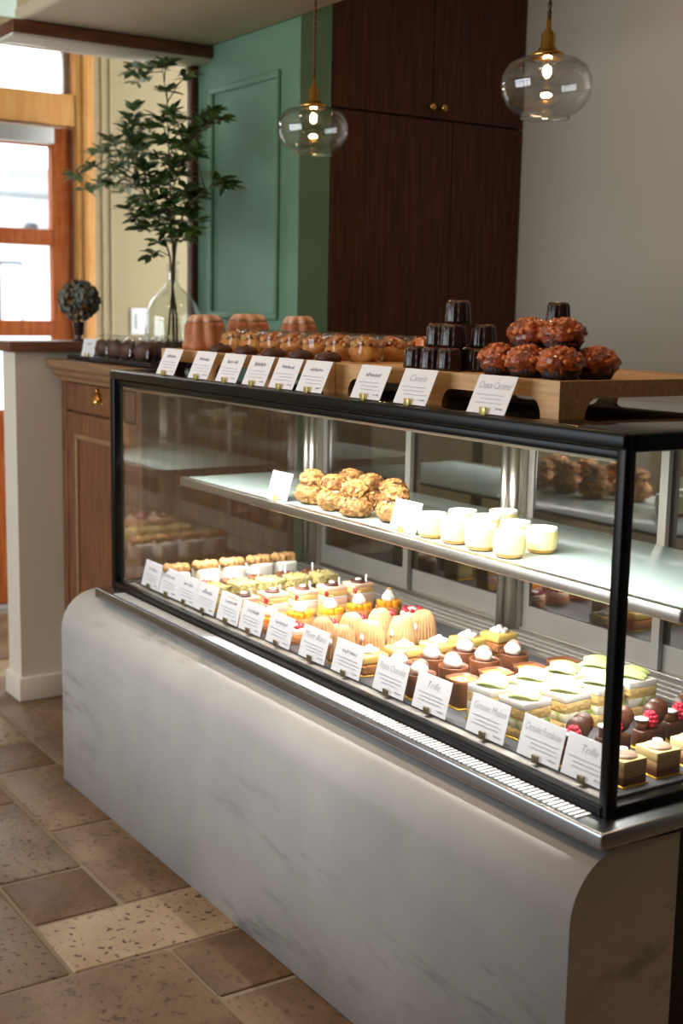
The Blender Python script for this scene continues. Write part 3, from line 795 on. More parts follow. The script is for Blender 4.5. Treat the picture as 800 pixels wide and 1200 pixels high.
spread(ca, [(x, y, RZ + H * k) for x, y, k in spots], [(lv if i < 10 else lv2)[p_[2]] for i, p_ in enumerate(spots)])
# caramel choux in brown paper cups
def caramel(seed):
    t = thing('caramel_choux', (0, 0, 0), 'glazed nutty caramel choux in a brown paper cup on the riser', 'choux', 'caramel choux pile')
    pl_ = lambda a, z: 1 + 0.035 * math.cos(26 * a)
    MB().lathe([(0.026, 0), (0.036, 0.018), (0.0355, 0.018), (0.025, 0.001)], 78, mod=pl_, cap=True).build('paper_cup', 'paper_cup', t)
    MB().blob((0, 0, 0.029), 0.040, 0.040, 0.027, 0.28, 3.2, seed, 32, 20, flat=-0.022).build('puff', 'caramel_choux', t)
    b = MB(); rn = random.Random(seed)
    for k in range(42):
        a, e = rn.uniform(0, 2 * PI), rn.uniform(0.0, 1.4)
        b.blob((0.037 * math.cos(a) * math.cos(e), 0.037 * math.sin(a) * math.cos(e), 0.030 + 0.0245 * math.sin(e)), 0.0065, 0.0065, 0.005, 0.5, 2, k + seed * 50, 8, 5)
    b.build('nut_pieces', 'nut', t)
    return t
s0 = caramel(3)
cs = []
for u, v in [(566, 437), (605, 442), (656, 445)]:
    p = at(u, v, 'z', RZ); cs.append((p.x, p.y + 0.045, RZ, u))
cs = [(1.462, 0.122, RZ, 0.3), (1.546, 0.115, RZ, 1.9), (1.632, 0.112, RZ, 4.0), (1.628, 0.20, RZ, 2.2), (1.54, 0.205, RZ, 5.0), (1.455, 0.21, RZ, 3.0),
      (1.505, 0.155, RZ + 0.047, 0.9), (1.592, 0.153, RZ + 0.048, 3.3)]
spread(s0, cs, ['glazed nutty caramel choux in the front of the bottom layer'] * 3 + ['glazed nutty caramel choux in the rear of the bottom layer'] * 3 + ['upper caramel choux resting on the others, beside the caneles', 'upper caramel choux resting on the others, at the riser end'])

# black slate tray with bagged biscuits on the cabinet
tx, ty = -0.52, 0.34
dt = thing('black_tray', (tx, ty, WZ), 'flat black tray on the cabinet top holding bagged biscuits', 'tray')
MB().rbox(-0.33, 0.33, -0.15, 0.062, 0.004, 0.012, 0.003).rbox(-0.30, 0.30, -0.12, 0.04, 0, 0.005, 0.001).build('tray_plate', 'dark_tray', dt)
MB().rbox(-0.33, 0.33, -0.15, -0.143, 0.012, 0.017, 0.002).rbox(-0.33, -0.323, -0.143, 0.062, 0.012, 0.017, 0.002).rbox(0.323, 0.33, -0.143, 0.062, 0.012, 0.017, 0.002).build('tray_lip', 'dark_tray', dt)
def bag(seed):
    t = thing('biscuit_bag', (0, 0, 0), 'clear cellophane bag of dark round biscuits standing on the black tray', 'bag', 'bagged biscuits on the black tray')
    rn = random.Random(seed)
    for k in range(3):
        b = MB().lathe([(0.001, -0.007), (0.026, -0.007), (0.030, 0), (0.026, 0.007), (0.001, 0.008)], 20, mod=lambda a, z: 1 + 0.06 * math.cos(8 * a))
        o = b.build('biscuit', 'cookie_dark', t); o.rotation_euler = (PI / 2 + rn.uniform(-0.12, 0.12), 0, 0.5); o.location = (-0.008 + 0.004 * k, -0.026 + 0.023 * k, 0.0315)
    w = MB().rbox(-0.042, 0.042, -0.042, 0.036, 0.0005, 0.076, 0.014, 3)
    w.v = [((x * (1 - 0.25 * max(0, z - 0.05) / 0.03)) + 0.006 * noise.noise(Vector((x, y, z)) * 60 + Vector((seed, 0, 0))), y * (1 - 0.5 * max(0, z - 0.05) / 0.03) + 0.005 * noise.noise(Vector((z, x, y)) * 60), max(0.0004, z + 0.004 * noise.noise(Vector((y, z, x)) * 70))) for x, y, z in w.v]
    w.build('film_wrap', 'cellophane', t)
    return t
b0 = bag(2)
spread(b0, [(x, y, WZ + 0.0122, r) for x, y, r in ((-0.66, 0.268, 0.1), (-0.555, 0.268, 0.3), (-0.455, 0.262, 0.0), (-0.355, 0.268, 0.2), (-0.47, 0.358, 0.0))])
price_card((-0.735, 0.215, WZ + 0.0122), 'white price card on the black tray beside the bagged biscuits', None, 77, 'clip_gold', 0.06, 0.062, 14, 0.35)

# ------------------------------------------------------------------ pastries on the shelf
def choux(seed):
    t = thing('almond_choux', (0, 0, 0), 'golden almond-flaked cream choux on the glass shelf', 'choux', 'almond choux on the shelf')
    MB().blob((0, 0, 0.024), 0.040, 0.040, 0.028, 0.30, 3.0, seed, 28, 16, flat=-0.0238).build('choux_base', 'choux', t)
    MB().blob((0, 0, 0.046), 0.024, 0.024, 0.008, 0.2, 4, seed + 5, 20, 8).build('cream_filling', 'cream', t)
    MB().blob((0.003, 0.0, 0.062), 0.031, 0.031, 0.020, 0.35, 3.2, seed + 9, 28, 14).build('choux_cap', 'choux', t)
    f = MB(); rn = random.Random(seed)
    for k in range(130):
        a, e = rn.uniform(0, 2 * PI), rn.uniform(-0.7, 1.5)
        top_ = rn.random() < 0.5
        R, zc, zr = (0.0315, 0.062, 0.0205) if top_ else (0.038, 0.026, 0.028)
        c = Vector((R * math.cos(a) * math.cos(e), R * math.sin(a) * math.cos(e), max(0.006, zc + zr * math.sin(e))))
        nrm = Vector((math.cos(a) * math.cos(e), math.sin(a) * math.cos(e), math.sin(e) + 0.2)).normalized()
        q = nrm.to_track_quat('Z', 'Y')
        tw = rn.uniform(0, 6.3); L0 = rn.uniform(0.006, 0.010)
        pts = []
        for s_ in (0, 0.0012):
            for j in range(6):
                b_ = 2 * PI * j / 6
                p = Vector((L0 * math.cos(b_), L0 * 0.55 * math.sin(b_), s_ + 0.002 * math.cos(b_ * 2)))
                p.rotate(Matrix.Rotation(tw, 3, 'Z')); pts.append(c + q @ p)
        f.add(pts, [(0, 1, 2, 3, 4, 5), (6, 7, 8, 9, 10, 11)] + [(j, (j + 1) % 6, 6 + (j + 1) % 6, 6 + j) for j in range(6)])
    tag(f.build('almond_flakes', 'almond', t), kind='stuff')
    return t
a0 = choux(4)
spread(a0, [(0.655, 0.225, SZ, 0.2), (0.765, 0.218, SZ, 2.0), (0.868, 0.212, SZ, 4.1), (0.69, 0.315, SZ, 1.0), (0.785, 0.31, SZ, 5.2), (0.885, 0.305, SZ, 3.0), (0.972, 0.245, SZ, 0.7)])
# custard pots
cu = thing('custard_pot', (0, 0, 0), 'round glass pot of pale custard on the glass shelf', 'dessert', 'custard pots on the shelf')
MB().lathe([(0.001, 0.0), (0.020, 0.0), (0.027, 0.004), (0.030, 0.010)], 32, cap=False).build('caramel_base', 'custard_base', cu)
MB().lathe([(0.030, 0.010), (0.0325, 0.022), (0.0328, 0.034), (0.031, 0.046)], 32, cap=False).build('custard', 'custard_cup', cu)
MB().lathe([(0.031, 0.046), (0.0305, 0.052), (0.029, 0.052), (0.0285, 0.049), (0.001, 0.049)], 32, cap=False).build('cream_top', 'custard_top', cu)
spread(cu, [(1.165, 0.205, SZ), (1.245, 0.205, SZ), (1.325, 0.205, SZ), (1.412, 0.205, SZ), (1.16, 0.29, SZ), (1.24, 0.29, SZ), (1.325, 0.295, SZ), (1.405, 0.295, SZ), (1.20, 0.37, SZ)], ['glass pot of pale custard in the row along the shelf edge'] * 4 + ['glass pot of pale custard in the second row from the shelf edge'] * 4 + ['single glass pot of pale custard behind the two rows'])

# ------------------------------------------------------------------ cakes on the case floor
FZ = ZB + 0.019
def row(x, ys, jit=0.004, rz=0.0, z=FZ):
    return [(x + random.uniform(-jit, jit), y + random.uniform(-jit, jit), z, rz + random.uniform(-0.08, 0.08)) for y in ys]
def steps(a, d, n): return [a + d * k for k in range(n)]
# 1 cookie-topped cream slices
k1 = thing('cream_slice', (0, 0, 0), 'white cream slice with a tan ridged biscuit on top', 'cake', 'biscuit-topped cream slices')
MB().rbox(-0.031, 0.031, -0.029, 0.029, 0.003, 0.058, 0.006, 3).build('cream_body', 'cream', k1)
b = MB()
for j in range(4): b.blob((-0.004 + 0.005 * (j % 2), -0.024 + 0.016 * j, 0.066), 0.020, 0.013, 0.014, 0.25, 2.5, j, 18, 10)
b.build('biscuit_top', 'cookie', k1)
MB().rbox(-0.034, 0.034, -0.032, 0.032, 0, 0.003, 0.001).build('gold_board', 'gold_board', k1)
spread(k1, row(0.215, steps(0.08, 0.083, 5)))
# 2 chocolate tarts
k2 = thing('chocolate_tart', (0, 0, 0), 'small round chocolate tart with a white pick', 'cake', 'small chocolate tarts')
MB().lathe([(0.027, 0), (0.032, 0.036), (0.0315, 0.040), (0.028, 0.040)], 36, mod=lambda a, z: 1 + 0.02 * math.cos(18 * a)).build('tart_shell', 'chocolate', k2)
b = MB()
for j in range(9): b.blob((0.019 * math.cos(j * 0.7), 0.019 * math.sin(j * 0.7), 0.041), 0.010, 0.010, 0.006, 0.3, 3, j, 12, 6)
b.build('chocolate_shavings', 'milk_chocolate', k2)
MB().rbox(-0.004, 0.004, -0.001, 0.001, 0.038, 0.066, 0.0008).build('pick', 'paper', k2)
spread(k2, row(0.315, steps(0.105, 0.084, 5)))
# 3 pistachio cubes
k3 = thing('pistachio_cube', (0, 0, 0), 'pale green pistachio crumb cube cake', 'cake', 'pistachio crumb cubes')
b = MB().rbox(-0.031, 0.031, -0.031, 0.031, 0.003, 0.063, 0.007, 4)
b.build('cube', 'pistachio', k3)
c = MB(); rn = random.Random(5)
for j in range(90):
    f_ = rn.choice([0, 1, 2, 3, 4]); a_, b_ = rn.uniform(-0.026, 0.026), rn.uniform(-0.026, 0.026)
    p = [(0.031, a_, 0.033 + b_), (-0.031, a_, 0.033 + b_), (a_, 0.031, 0.033 + b_), (a_, -0.031, 0.033 + b_), (a_, b_, 0.063)][f_]
    c.blob(p, 0.0032, 0.0032, 0.0028, 0.5, 2, j, 6, 4)
tag(c.build('crumbs', 'pistachio', k3), kind='stuff')
MB().rbox(-0.034, 0.034, -0.034, 0.034, 0, 0.003, 0.001).build('gold_board', 'gold_board', k3)
spread(k3, row(0.425, steps(0.075, 0.084, 5)))
# 4 layered strawberry slices
k4 = thing('strawberry_slice', (0, 0, 0), 'layered sponge slice with strawberries and a chocolate lid', 'cake', 'layered strawberry slices')
def layers(t, spec, hx, hy, r=0.003):
    z = 0.003
    for name, mat, h in spec:
        MB().rbox(-hx, hx, -hy, hy, z, z + h - 0.0002, 0.0009).build(name, mat, t); z += h
    MB().rbox(-hx - 0.003, hx + 0.003, -hy - 0.003, hy + 0.003, 0, 0.003, 0.001).build('gold_board', 'gold_board', t)
    return z
z4 = layers(k4, [('sponge', 'sponge', 0.016), ('strawberry_layer', 'pink_cream', 0.016), ('cream_layer', 'cream', 0.006), ('sponge', 'sponge', 0.014), ('cream_top', 'pink_cream', 0.010)], 0.027, 0.031)
MB().lathe([(0.001, z4), (0.020, z4), (0.021, z4 + 0.004), (0.018, z4 + 0.006), (0.001, z4 + 0.006)], 24).build('chocolate_lid', 'chocolate', k4)
MB().lathe([(0.001, z4 + 0.006), (0.009, z4 + 0.006), (0.008, z4 + 0.010), (0.001, z4 + 0.011)], 18).build('cream_dot', 'cream', k4)
MB().blob((0.024, -0.029, 0.05), 0.007, 0.005, 0.008, 0.2, 2, 1, 14, 8).build('strawberry', 'berry', k4)
MB().rbox(0.014, 0.021, 0.010, 0.012, z4 - 0.002, z4 + 0.022, 0.0008).build('pick', 'paper', k4)
spread(k4, row(0.585, steps(0.080, 0.084, 5)))
# 5 mango tarts
def tart_shell(t, r, h, mat='biscuit'):
    MB().lathe([(r * 0.86, 0.0), (r, h), (r * 0.95, h), (r * 0.92, h * 0.85), (0.001, h * 0.85)], 36, mod=lambda a, z: 1 + 0.018 * math.cos(20 * a), cap=False).lathe([(0.001, 0.0), (r * 0.86, 0.0)], 36, cap=False).build('tart_shell', mat, t)
k5 = thing('mango_tart', (0, 0, 0), 'mango tart topped with a white meringue kiss', 'cake', 'mango tarts with meringue')
tart_shell(k5, 0.034, 0.026)
b = MB(); rn = random.Random(8)
for j in range(13):
    a = j * 2.4; R = 0.026 * math.sqrt(j / 13)
    b.rbox(R * math.cos(a) - 0.008, R * math.cos(a) + 0.008, R * math.sin(a) - 0.007, R * math.sin(a) + 0.007, 0.022, 0.034 + rn.uniform(0, 0.009), 0.003)
b.build('mango_pieces', 'mango', k5)
def kiss(r, z, h): return MB().lathe([(r * 0.8, z), (r, z + h * 0.2), (r * 0.9, z + h * 0.42), (r * 0.6, z + h * 0.66), (r * 0.3, z + h * 0.86), (0.001, z + h)], 28, mod=lambda a, zz: 1 + 0.08 * math.cos(7 * a + 60 * zz))
kiss(0.017, 0.036, 0.032).build('meringue', 'cream', k5)
MB().blob((0.0, 0, 0.067), 0.007, 0.007, 0.003, 0.3, 3, 3, 12, 6).build('toasted_tip', 'cookie', k5)
spread(k5, row(0.695, steps(0.085, 0.088, 5)))
# 6 berry cream tarts
k6 = thing('berry_tart', (0, 0, 0), 'pale cream tart dotted with red berries', 'cake', 'berry cream tarts')
tart_shell(k6, 0.033, 0.022)
MB().lathe([(0.030, 0.019), (0.031, 0.030), (0.026, 0.035), (0.001, 0.036)], 30, cap=False).build('cream_disc', 'pink_cream', k6)
b = MB()
for j in range(9): b.blob((0.021 * math.cos(j * 0.7), 0.021 * math.sin(j * 0.7), 0.037), 0.0065, 0.0065, 0.006, 0.15, 2, j, 12, 8)
b.build('berries', 'berry', k6)
MB().lathe([(0.014, 0.034), (0.013, 0.041), (0.001, 0.042)], 18).build('white_disc', 'cream', k6)
spread(k6, row(0.805, steps(0.085, 0.086, 5)))
# 7 mont blancs
k7 = thing('mont_blanc', (0, 0, 0), 'tan domed mont blanc of piped chestnut strands with a white almond', 'cake', 'chestnut mont blancs')
hh = 0.082
pr = [(0.029, 0.003)] + [(0.030 * math.cos(t) ** 0.62 if t < 1.5 else 0.004, 0.012 + (hh - 0.012) * math.sin(t)) for t in [PI / 2 * k / 12 for k in range(13)]]
MB().lathe(pr, 176, mod=lambda a, z: 1 + 0.2 * abs(math.cos(11 * a + 4 * math.sin(20 * z + 2 * a) * 0.15)) - 0.11 + 0.03 * math.sin(3 * a + 30 * z)).build('chestnut_strands', 'chestnut', k7)
MB().blob((0.012, -0.0265, 0.046), 0.0055, 0.004, 0.009, 0.05, 1, 0, 14, 10).build('almond', 'paper', k7)
MB().lathe([(0.001, 0), (0.033, 0), (0.033, 0.003), (0.001, 0.003)], 30).build('gold_board', 'gold_board', k7)
spread(k7, [(x, y, FZ, random.uniform(-0.5, 0.5)) for x, y in ((0.925, 0.09), (0.92, 0.172), (0.915, 0.255), (1.005, 0.09), (1.0, 0.172), (1.0, 0.255), (0.975, 0.335))])
# 8 lemon tarts
k8 = thing('lemon_tart', (0, 0, 0), 'square lemon tart with a white cream rosette', 'cake', 'square lemon tarts')
MB().rbox(-0.032, 0.032, -0.034, 0.034, 0.003, 0.024, 0.004, 3).build('biscuit_base', 'biscuit', k8)
MB().rbox(-0.031, 0.031, -0.033, 0.033, 0.0242, 0.044, 0.006, 3).build('lemon_layer', 'lemon', k8)
b = MB()
for j in range(6): b.blob((0.013 * math.cos(j * 1.05), 0.013 * math.sin(j * 1.05), 0.047), 0.009, 0.009, 0.006, 0.3, 3, j, 12, 7)
b.blob((0, 0, 0.052), 0.009, 0.009, 0.008, 0.3, 3, 9, 12, 8).build('cream_rosette', 'cream', k8)
MB().blob((-0.019, 0.019, 0.045), 0.010, 0.007, 0.003, 0.2, 3, 5, 12, 6).build('white_flake', 'cream', k8)
MB().rbox(-0.035, 0.035, -0.037, 0.037, 0, 0.003, 0.001).build('gold_board', 'gold_board', k8)
spread(k8, row(1.105, steps(0.10, 0.088, 5)))
# 9 chocolate mousse cups
k9 = thing('chocolate_mousse', (0, 0, 0), 'round chocolate mousse topped with a cocoa-dusted cream quenelle', 'cake', 'round chocolate mousses')
MB().lathe([(0.028, 0.003), (0.0305, 0.006), (0.0315, 0.048), (0.031, 0.050), (0.029, 0.050), (0.028, 0.044), (0.001, 0.044)], 36, cap=False).build('mousse_cup', 'milk_chocolate', k9)
MB().lathe([(0.0275, 0.0455), (0.0275, 0.046), (0.001, 0.0465)], 30, cap=False).build('chocolate_disc', 'chocolate', k9)
MB().blob((0, -0.004, 0.058), 0.019, 0.017, 0.015, 0.10, 2, 4, 24, 14).build('cream_quenelle', 'cream', k9)
MB().blob((-0.004, 0.003, 0.0635), 0.0172, 0.0150, 0.0130, 0.10, 2, 4, 20, 12).build('cocoa_dusting', 'cocoa_cream', k9)
MB().lathe([(0.001, 0), (0.034, 0), (0.034, 0.003), (0.001, 0.003)], 30).build('gold_board', 'gold_board', k9)
spread(k9, [(x, y, FZ, r) for x, y, r in ((1.222, 0.09, 0.2), (1.215, 0.18, 0), (1.205, 0.275, 0.4), (1.30, 0.085, 0.1), (1.29, 0.175, 0.5), (1.28, 0.265, 0.2), (1.275, 0.35, 0))])
# 10 custard cups
k10 = thing('custard_cup', (0, 0, 0), 'brown rounded chocolate cup filled with golden custard', 'cake', 'golden custard in chocolate cups')
def superell(r, p=4): return lambda a, z: 1 / (abs(math.cos(a)) ** p + abs(math.sin(a)) ** p) ** (1 / p)
sq = superell(1)
wv = lambda a, z: sq(a, z) * (1 + (0.03 * math.cos(8 * a) if z > 0.05 else 0))
MB().lathe([(0.001, 0.003), (0.026, 0.003), (0.0275, 0.006), (0.0285, 0.048), (0.0295, 0.056), (0.0285, 0.056), (0.027, 0.049), (0.001, 0.048)], 48, mod=wv, cap=False).build('cup', 'milk_chocolate', k10)
MB().lathe([(0.0268, 0.0492), (0.026, 0.0515), (0.001, 0.0525)], 40, mod=sq, cap=False).build('custard', 'custard', k10)
MB().lathe([(0.012, 0.0525), (0.011, 0.055), (0.001, 0.0555)], 20, (0.004, -0.008, 0)).build('cream_spot', 'cream', k10)
MB().rbox(-0.031, 0.031, -0.031, 0.031, 0, 0.003, 0.001).build('gold_board', 'gold_board', k10)
spread(k10, row(1.385, steps(0.125, 0.087, 4)))
# 11 melon shortcakes
k11 = thing('melon_shortcake', (0, 0, 0), 'tall cream shortcake with pale green melon slices on top', 'cake', 'green melon shortcakes')
z11 = layers(k11, [('sponge', 'sponge', 0.018), ('melon_layer', 'melon_layer', 0.017), ('sponge', 'sponge', 0.020), ('cream_top', 'cream', 0.013)], 0.034, 0.034)
b = MB()
for j, (a, yy) in enumerate(((0.5, -0.012), (0.35, 0.004), (0.6, 0.018))):
    vs, fs = [], []
    for s_ in range(2):
        for k in range(9):
            t_ = -1 + 2 * k / 8
            x_ = 0.031 * t_; w_ = 0.015 * (1 - t_ * t_) ** 0.5 + 0.001
            zz = z11 + 0.001 + 0.008 * (1 - t_ * t_) + 0.002 * j + (0.003 if s_ else 0)
            vs += [(x_, yy - w_, zz - 0.002), (x_, yy, zz + 0.002), (x_, yy + w_, zz - 0.002)]
    for k in range(8):
        for q in range(2):
            i0 = k * 3 + q
            fs += [(i0, i0 + 1, i0 + 4, i0 + 3), (27 + i0, 27 + i0 + 1, 27 + i0 + 4, 27 + i0 + 3)]
        for q in (0, 2): fs.append((k * 3 + q, (k + 1) * 3 + q, 27 + (k + 1) * 3 + q, 27 + k * 3 + q))
    rm = Matrix.Rotation(a, 3, 'Z')
    MB().add([rm @ Vector(v) for v in vs], fs, True).build('melon_slice', 'melon', k11)
w = MB().box(-0.0352, 0.0352, -0.0352, 0.0352, 0.0035, z11 + 0.001); w.f = [f for f in w.f if f not in ((0, 3, 2, 1), (4, 5, 6, 7))]; w.sm = [False] * 4
w.build('film_collar', 'cake_film', k11)
spread(k11, row(1.49, steps(0.115, 0.088, 4)) + row(1.58, steps(0.115, 0.09, 4)))
# 12 chocolate raspberry cakes
k12 = thing('raspberry_chocolate_cake', (0, 0, 0), 'narrow chocolate cake with a raspberry and standing chocolate discs', 'cake', 'chocolate raspberry cakes')
MB().rbox(-0.013, 0.013, -0.033, 0.033, 0.003, 0.034, 0.003).build('chocolate_bar', 'chocolate', k12)
MB().lathe([(0.001, 0.034), (0.010, 0.034), (0.010, 0.052), (0.001, 0.052)], 22, (0.0, -0.022, 0)).build('mousse_cylinder', 'milk_chocolate', k12)
MB().lathe([(0.001, 0.0521), (0.0125, 0.0521), (0.0125, 0.055), (0.001, 0.056)], 22, (0.0, -0.022, 0)).build('white_cap', 'cream', k12)
for (yy, zz, r_, tl) in ((0.014, 0.062, 0.021, 0.25), (0.024, 0.070, 0.019, 0.1)):
    o = MB().lathe([(0.001, -0.001), (r_, -0.001), (r_, 0.001), (0.001, 0.001)], 26).build('chocolate_disc', 'chocolate', k12)
    o.rotation_euler = (PI / 2 - 0.25, 0, 0.7 + tl); o.location = (-0.003, yy, zz - 0.006)
b = MB()
for ring, (zz, rr, nn) in enumerate(((0.040, 0.009, 9), (0.047, 0.0115, 10), (0.054, 0.010, 9), (0.060, 0.006, 6))):
    for j in range(nn):
        a = 2 * PI * (j + 0.5 * (ring % 2)) / nn
        b.blob((rr * math.cos(a), 0.001 + rr * math.sin(a), zz), 0.0042, 0.0042, 0.0042, 0, 1, 0, 8, 6)
b.build('raspberry', 'raspberry', k12)
MB().rbox(-0.018, 0.018, -0.037, 0.037, 0, 0.003, 0.001).build('gold_board', 'gold_board', k12)
spread(k12, row(1.735, steps(0.09, 0.087, 5)))
# 13 layered mousse cubes
k13 = thing('layered_mousse_cube', (0, 0, 0), 'small layered mousse cube with a marbled disc on a gold board', 'cake', 'layered mousse cubes')
z13 = layers(k13, [('biscuit_layer', 'milk_chocolate', 0.012), ('caramel_layer', 'tan_mousse', 0.012), ('cream_layer', 'custard_cup', 0.018)], 0.0265, 0.0265, 0.004)
MB().lathe([(0.001, z13), (0.022, z13), (0.022, z13 + 0.003), (0.001, z13 + 0.003)], 30).build('marbled_disc', 'swirl', k13)
MB().lathe([(0.001, z13), (0.009, z13), (0.009, z13 + 0.004), (0.001, z13 + 0.005)], 20, (-0.019, 0.016, 0)).build('white_disc', 'cream', k13)
spread(k13, row(1.84, steps(0.095, 0.083, 5)))

# ------------------------------------------------------------------ vase with branches
VX, VY = -0.684, 0.50
va = thing('glass_vase', (VX, VY, WZ), 'clear glass demijohn vase holding leafy branches on the cabinet', 'vase')
vp = [(0.001, 0.0), (0.080, 0.0), (0.090, 0.008), (0.094, 0.03), (0.094, 0.14), (0.090, 0.165), (0.075, 0.20), (0.045, 0.232), (0.026, 0.250), (0.021, 0.265), (0.020, 0.315), (0.025, 0.322), (0.025, 0.330), (0.019, 0.331)]
inn = [(max(0.001, r - 0.004), max(0.006, z)) for r, z in vp[1:-1]][::-1] + [(0.001, 0.006)]
MB().lathe(vp + inn, 48, cap=False).build('bottle', 'vase_glass', va)
MB().lathe([(0.001, 0.0065), (0.088, 0.0065), (0.0895, 0.03), (0.0895, 0.12), (0.001, 0.12)], 40, cap=False).build('water', 'vase_glass', va)
br = thing('leafy_branches', (VX, VY, WZ + 0.01), 'tall green leafy branches standing in the glass vase', 'plant')
org = Vector((VX, VY, WZ + 0.01))
rn = random.Random(12)
def wp(u, v, dy=0.0): return at(u, v, 'y', VY + dy) - org
stems = [
    ([(204, 420, 0.02), (203, 375, 0.01), (202, 335, 0), (203, 300, 0), (201, 255, -0.01), (198, 190, -0.02), (196, 120, 0), (189, 72, 0.01)], 0.0055),
    ([(212, 420, -0.02), (207, 370, -0.01), (202, 335, 0.004), (199, 300, 0), (184, 250, 0.02), (158, 205, 0.03), (128, 185, 0.03), (92, 205, 0.02)], 0.0045),
    ([(196, 420, 0.0), (199, 370, 0.0), (204, 330, -0.004), (206, 290, -0.01), (216, 245, -0.05), (240, 222, -0.08), (262, 216, -0.10)], 0.0042),
    ([(206, 330, 0.0), (205, 280, 0.01), (203, 220, 0.0), (216, 175, -0.05), (240, 150, -0.09), (262, 140, -0.12)], 0.0042),
]
spts = []
for path, r in stems:
    q = [wp(u, v, d) for u, v, d in path]
    # keep the stems clear of the vase neck walls
    for i, p_ in enumerate(q):
        z = p_.z + 0.01
        lim = 0.012 if 0.24 < z < 0.34 else 0.06 if z <= 0.24 else 9
        rr = math.hypot(p_.x, p_.y)
        if rr > lim: p_.x *= lim / rr; p_.y *= lim / rr
        p_.z = max(p_.z, 0.004)
    fine = []
    for i in range(len(q) - 1):
        for k in range(4): fine.append(q[i].lerp(q[i + 1], k / 4))
    fine.append(q[-1])
    rr = [r * (1 - 0.75 * i / len(fine)) for i in range(len(fine))]
    MB().tube(fine, rr, 7).build('stem', 'twig', br)
    spts += [p_ for p_ in fine if p_.z > 0.33]
whorls = [(154, 84), (161, 96), (180, 71), (195, 75), (222, 86), (195, 107), (157, 127), (202, 131), (187, 139), (240, 144), (259, 139), (252, 128), (225, 157), (214, 158), (150, 146), (172, 161), (154, 169), (131, 165), (116, 176), (105, 195), (90, 206), (112, 217), (131, 202), (142, 184), (161, 188), (180, 180), (157, 210), (176, 214), (195, 203), (210, 188), (225, 176), (161, 232), (180, 236), (202, 232), (217, 221), (232, 225), (255, 214), (265, 217), (161, 251), (150, 244), (180, 255), (202, 251), (221, 244), (229, 259), (210, 270), (184, 285), (195, 274), (100, 222), (166, 150), (190, 165), (205, 170), (170, 200), (190, 220), (210, 205), (143, 225)]
whorls += [(u + rn.uniform(-9, 9), v + rn.uniform(6, 16)) for u, v in whorls[6:46] if 120 < u < 235]
def leaf_mesh(name, ln, wd):
    vs, fs = [], []
    prof = [(0, 0.04), (0.2, 0.55), (0.45, 1.0), (0.7, 0.8), (0.9, 0.3), (1.0, 0.02)]
    for t, w in prof:
        d = -0.18 * t * t * ln
        vs += [(t * ln, -w * wd, d + 0.12 * w * wd), (t * ln, 0, d), (t * ln, w * wd, d + 0.12 * w * wd)]
    for i in range(len(prof) - 1):
        for k in range(2): fs.append((i * 3 + k, i * 3 + k + 1, (i + 1) * 3 + k + 1, (i + 1) * 3 + k))
    mb = MB().add(vs, fs, True)
    return mb
LM = [leaf_mesh('leaf', l, w) for l, w in ((0.064, 0.0120), (0.054, 0.0110), (0.045, 0.0100))]
LME = [m.mesh('leaf', 'leaf') for m in LM]
tw = MB(); leaves = []
ZMAX = 2.195 - org.z
for (u, v) in whorls:
    c = wp(u, v, rn.uniform(-0.11, 0.10))
    below = [p_ for p_ in spts if p_.z < c.z + 0.02] or spts
    s_ = min(below, key=lambda p_: (p_ - c).length + 0.4 * abs((c.z - p_.z) - 0.10))
    mid = s_.lerp(c, 0.5) + Vector((0, 0, 0.015))
    tw.tube([s_, mid, c], [0.0022, 0.0018, 0.0012], 5)
    out = (c - s_).normalized()
    nl = rn.randint(15, 19)
    for k in range(nl):
        base = c if k < 6 else mid.lerp(c, rn.uniform(0.2, 0.95))
        a = 2 * PI * k / 6 + rn.uniform(-0.4, 0.4)
        d = Vector((math.cos(a), math.sin(a), rn.uniform(-0.35, 0.45))) + out * 0.55
        d.normalize()
        leaves.append((base, d, rn.randrange(3), rn.uniform(-0.6, 0.6)))
tag(tw.build('twigs', 'twig', br), kind='stuff')
rest = MB()
for i, (p_, d, k, roll) in enumerate(leaves):
    q = d.to_track_quat('X', 'Z').to_matrix() @ Matrix.Rotation(roll, 3, 'X')
    tip = p_ + d * 0.06
    if max(p_.z, tip.z) > ZMAX: p_ = p_ - Vector((0, 0, max(p_.z, tip.z) - ZMAX))
    if i < 300:
        o = bpy.data.objects.new('leaf', LME[k]); COL.objects.link(o); o.parent = br
        o.matrix_local = Matrix.Translation(p_) @ q.to_4x4()
    else:
        rest.add([p_ + q @ Vector(vv) for vv in LM[k].v], LM[k].f, True)
if rest.v: tag(rest.build('foliage', 'leaf', br), kind='stuff')

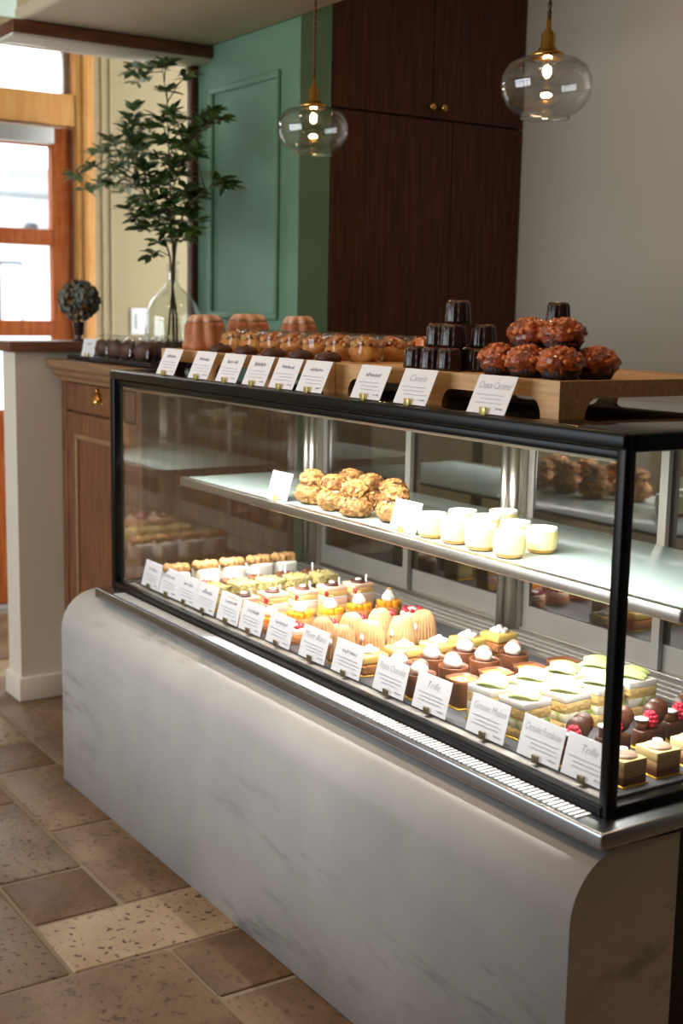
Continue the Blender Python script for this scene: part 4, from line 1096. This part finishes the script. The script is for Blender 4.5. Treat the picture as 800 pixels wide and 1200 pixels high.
# ------------------------------------------------------------------ dried flower ball on the half wall
tp = at(92, 352, 'x', -0.985)
fb = thing('dried_flower_ball', (-0.985, tp.y, 1.248), 'ball of dried grey hydrangea in a small metal cup on the half wall', 'plant')
MB().lathe([(0.001, 0), (0.026, 0.0), (0.028, 0.004), (0.012, 0.010), (0.009, 0.018), (0.016, 0.024), (0.021, 0.062), (0.024, 0.066), (0.022, 0.067), (0.019, 0.062), (0.001, 0.055)], 28, cap=False).build('metal_cup', 'pewter', fb)
zc = tp.z - 1.248
MB().tube([(0, 0, 0.05), (0, 0, zc)], 0.006, 8).build('stem', 'twig', fb)
b = MB(); rn = random.Random(3)
for k in range(420):
    z_ = 1 - 2 * (k + 0.5) / 420; a = k * 2.39996
    d = Vector((math.sqrt(1 - z_ * z_) * math.cos(a), math.sqrt(1 - z_ * z_) * math.sin(a), z_))
    c = Vector((0, 0, zc)) + d * (0.060 + rn.uniform(0, 0.010))
    q = (d + Vector((rn.uniform(-.7, .7), rn.uniform(-.7, .7), rn.uniform(-.7, .7)))).normalized().to_track_quat('Z', 'Y')
    s_ = rn.uniform(0.007, 0.012)
    pts = [c + q @ Vector((s_ * math.cos(t), s_ * math.sin(t), 0.004 * math.cos(2 * t))) for t in [2 * PI * j / 8 for j in range(8)]]
    pts.append(c - q @ Vector((0, 0, 0.003)))
    b.add(pts, [(j, (j + 1) % 8, 8) for j in range(8)], True)
tag(b.build('dried_petals', 'dried_petal', fb), kind='stuff')
MB().blob((0, 0, zc), 0.054, 0.054, 0.054, 0.2, 3, 3, 20, 12).build('flower_core', 'twig', fb)

# ------------------------------------------------------------------ unseen warm ceiling lights, added to warm the plinth and room
for x, y in ((0.35, -0.62), (1.75, -0.62), (2.9, -2.4), (0.6, 1.2), (2.2, 1.2), (3.1, -0.35)):
    t = thing('added_downlight', (x, y, CZ), 'small round downlight added out of view in the beige ceiling', 'lamp', 'added ceiling downlights')
    MB().lathe([(0.05, 0), (0.065, 0), (0.065, -0.008), (0.05, -0.010)], 28, cap=False).build('trim_ring', 'white_paint', t)
    MB().lathe([(0.001, -0.004), (0.05, -0.004)], 28, cap=False).build('lens', 'warm_panel', t)
    l = bpy.data.lights.new('downlight', 'SPOT'); l.energy = 46 if y == -0.62 else 16; l.color = (1.0, 0.66, 0.38); l.spot_size = math.radians(100); l.spot_blend = 1.0; l.shadow_soft_size = 0.12
    lo = bpy.data.objects.new('downlight', l); lo.parent = t; lo.location = (0, 0, -0.02); COL.objects.link(lo)
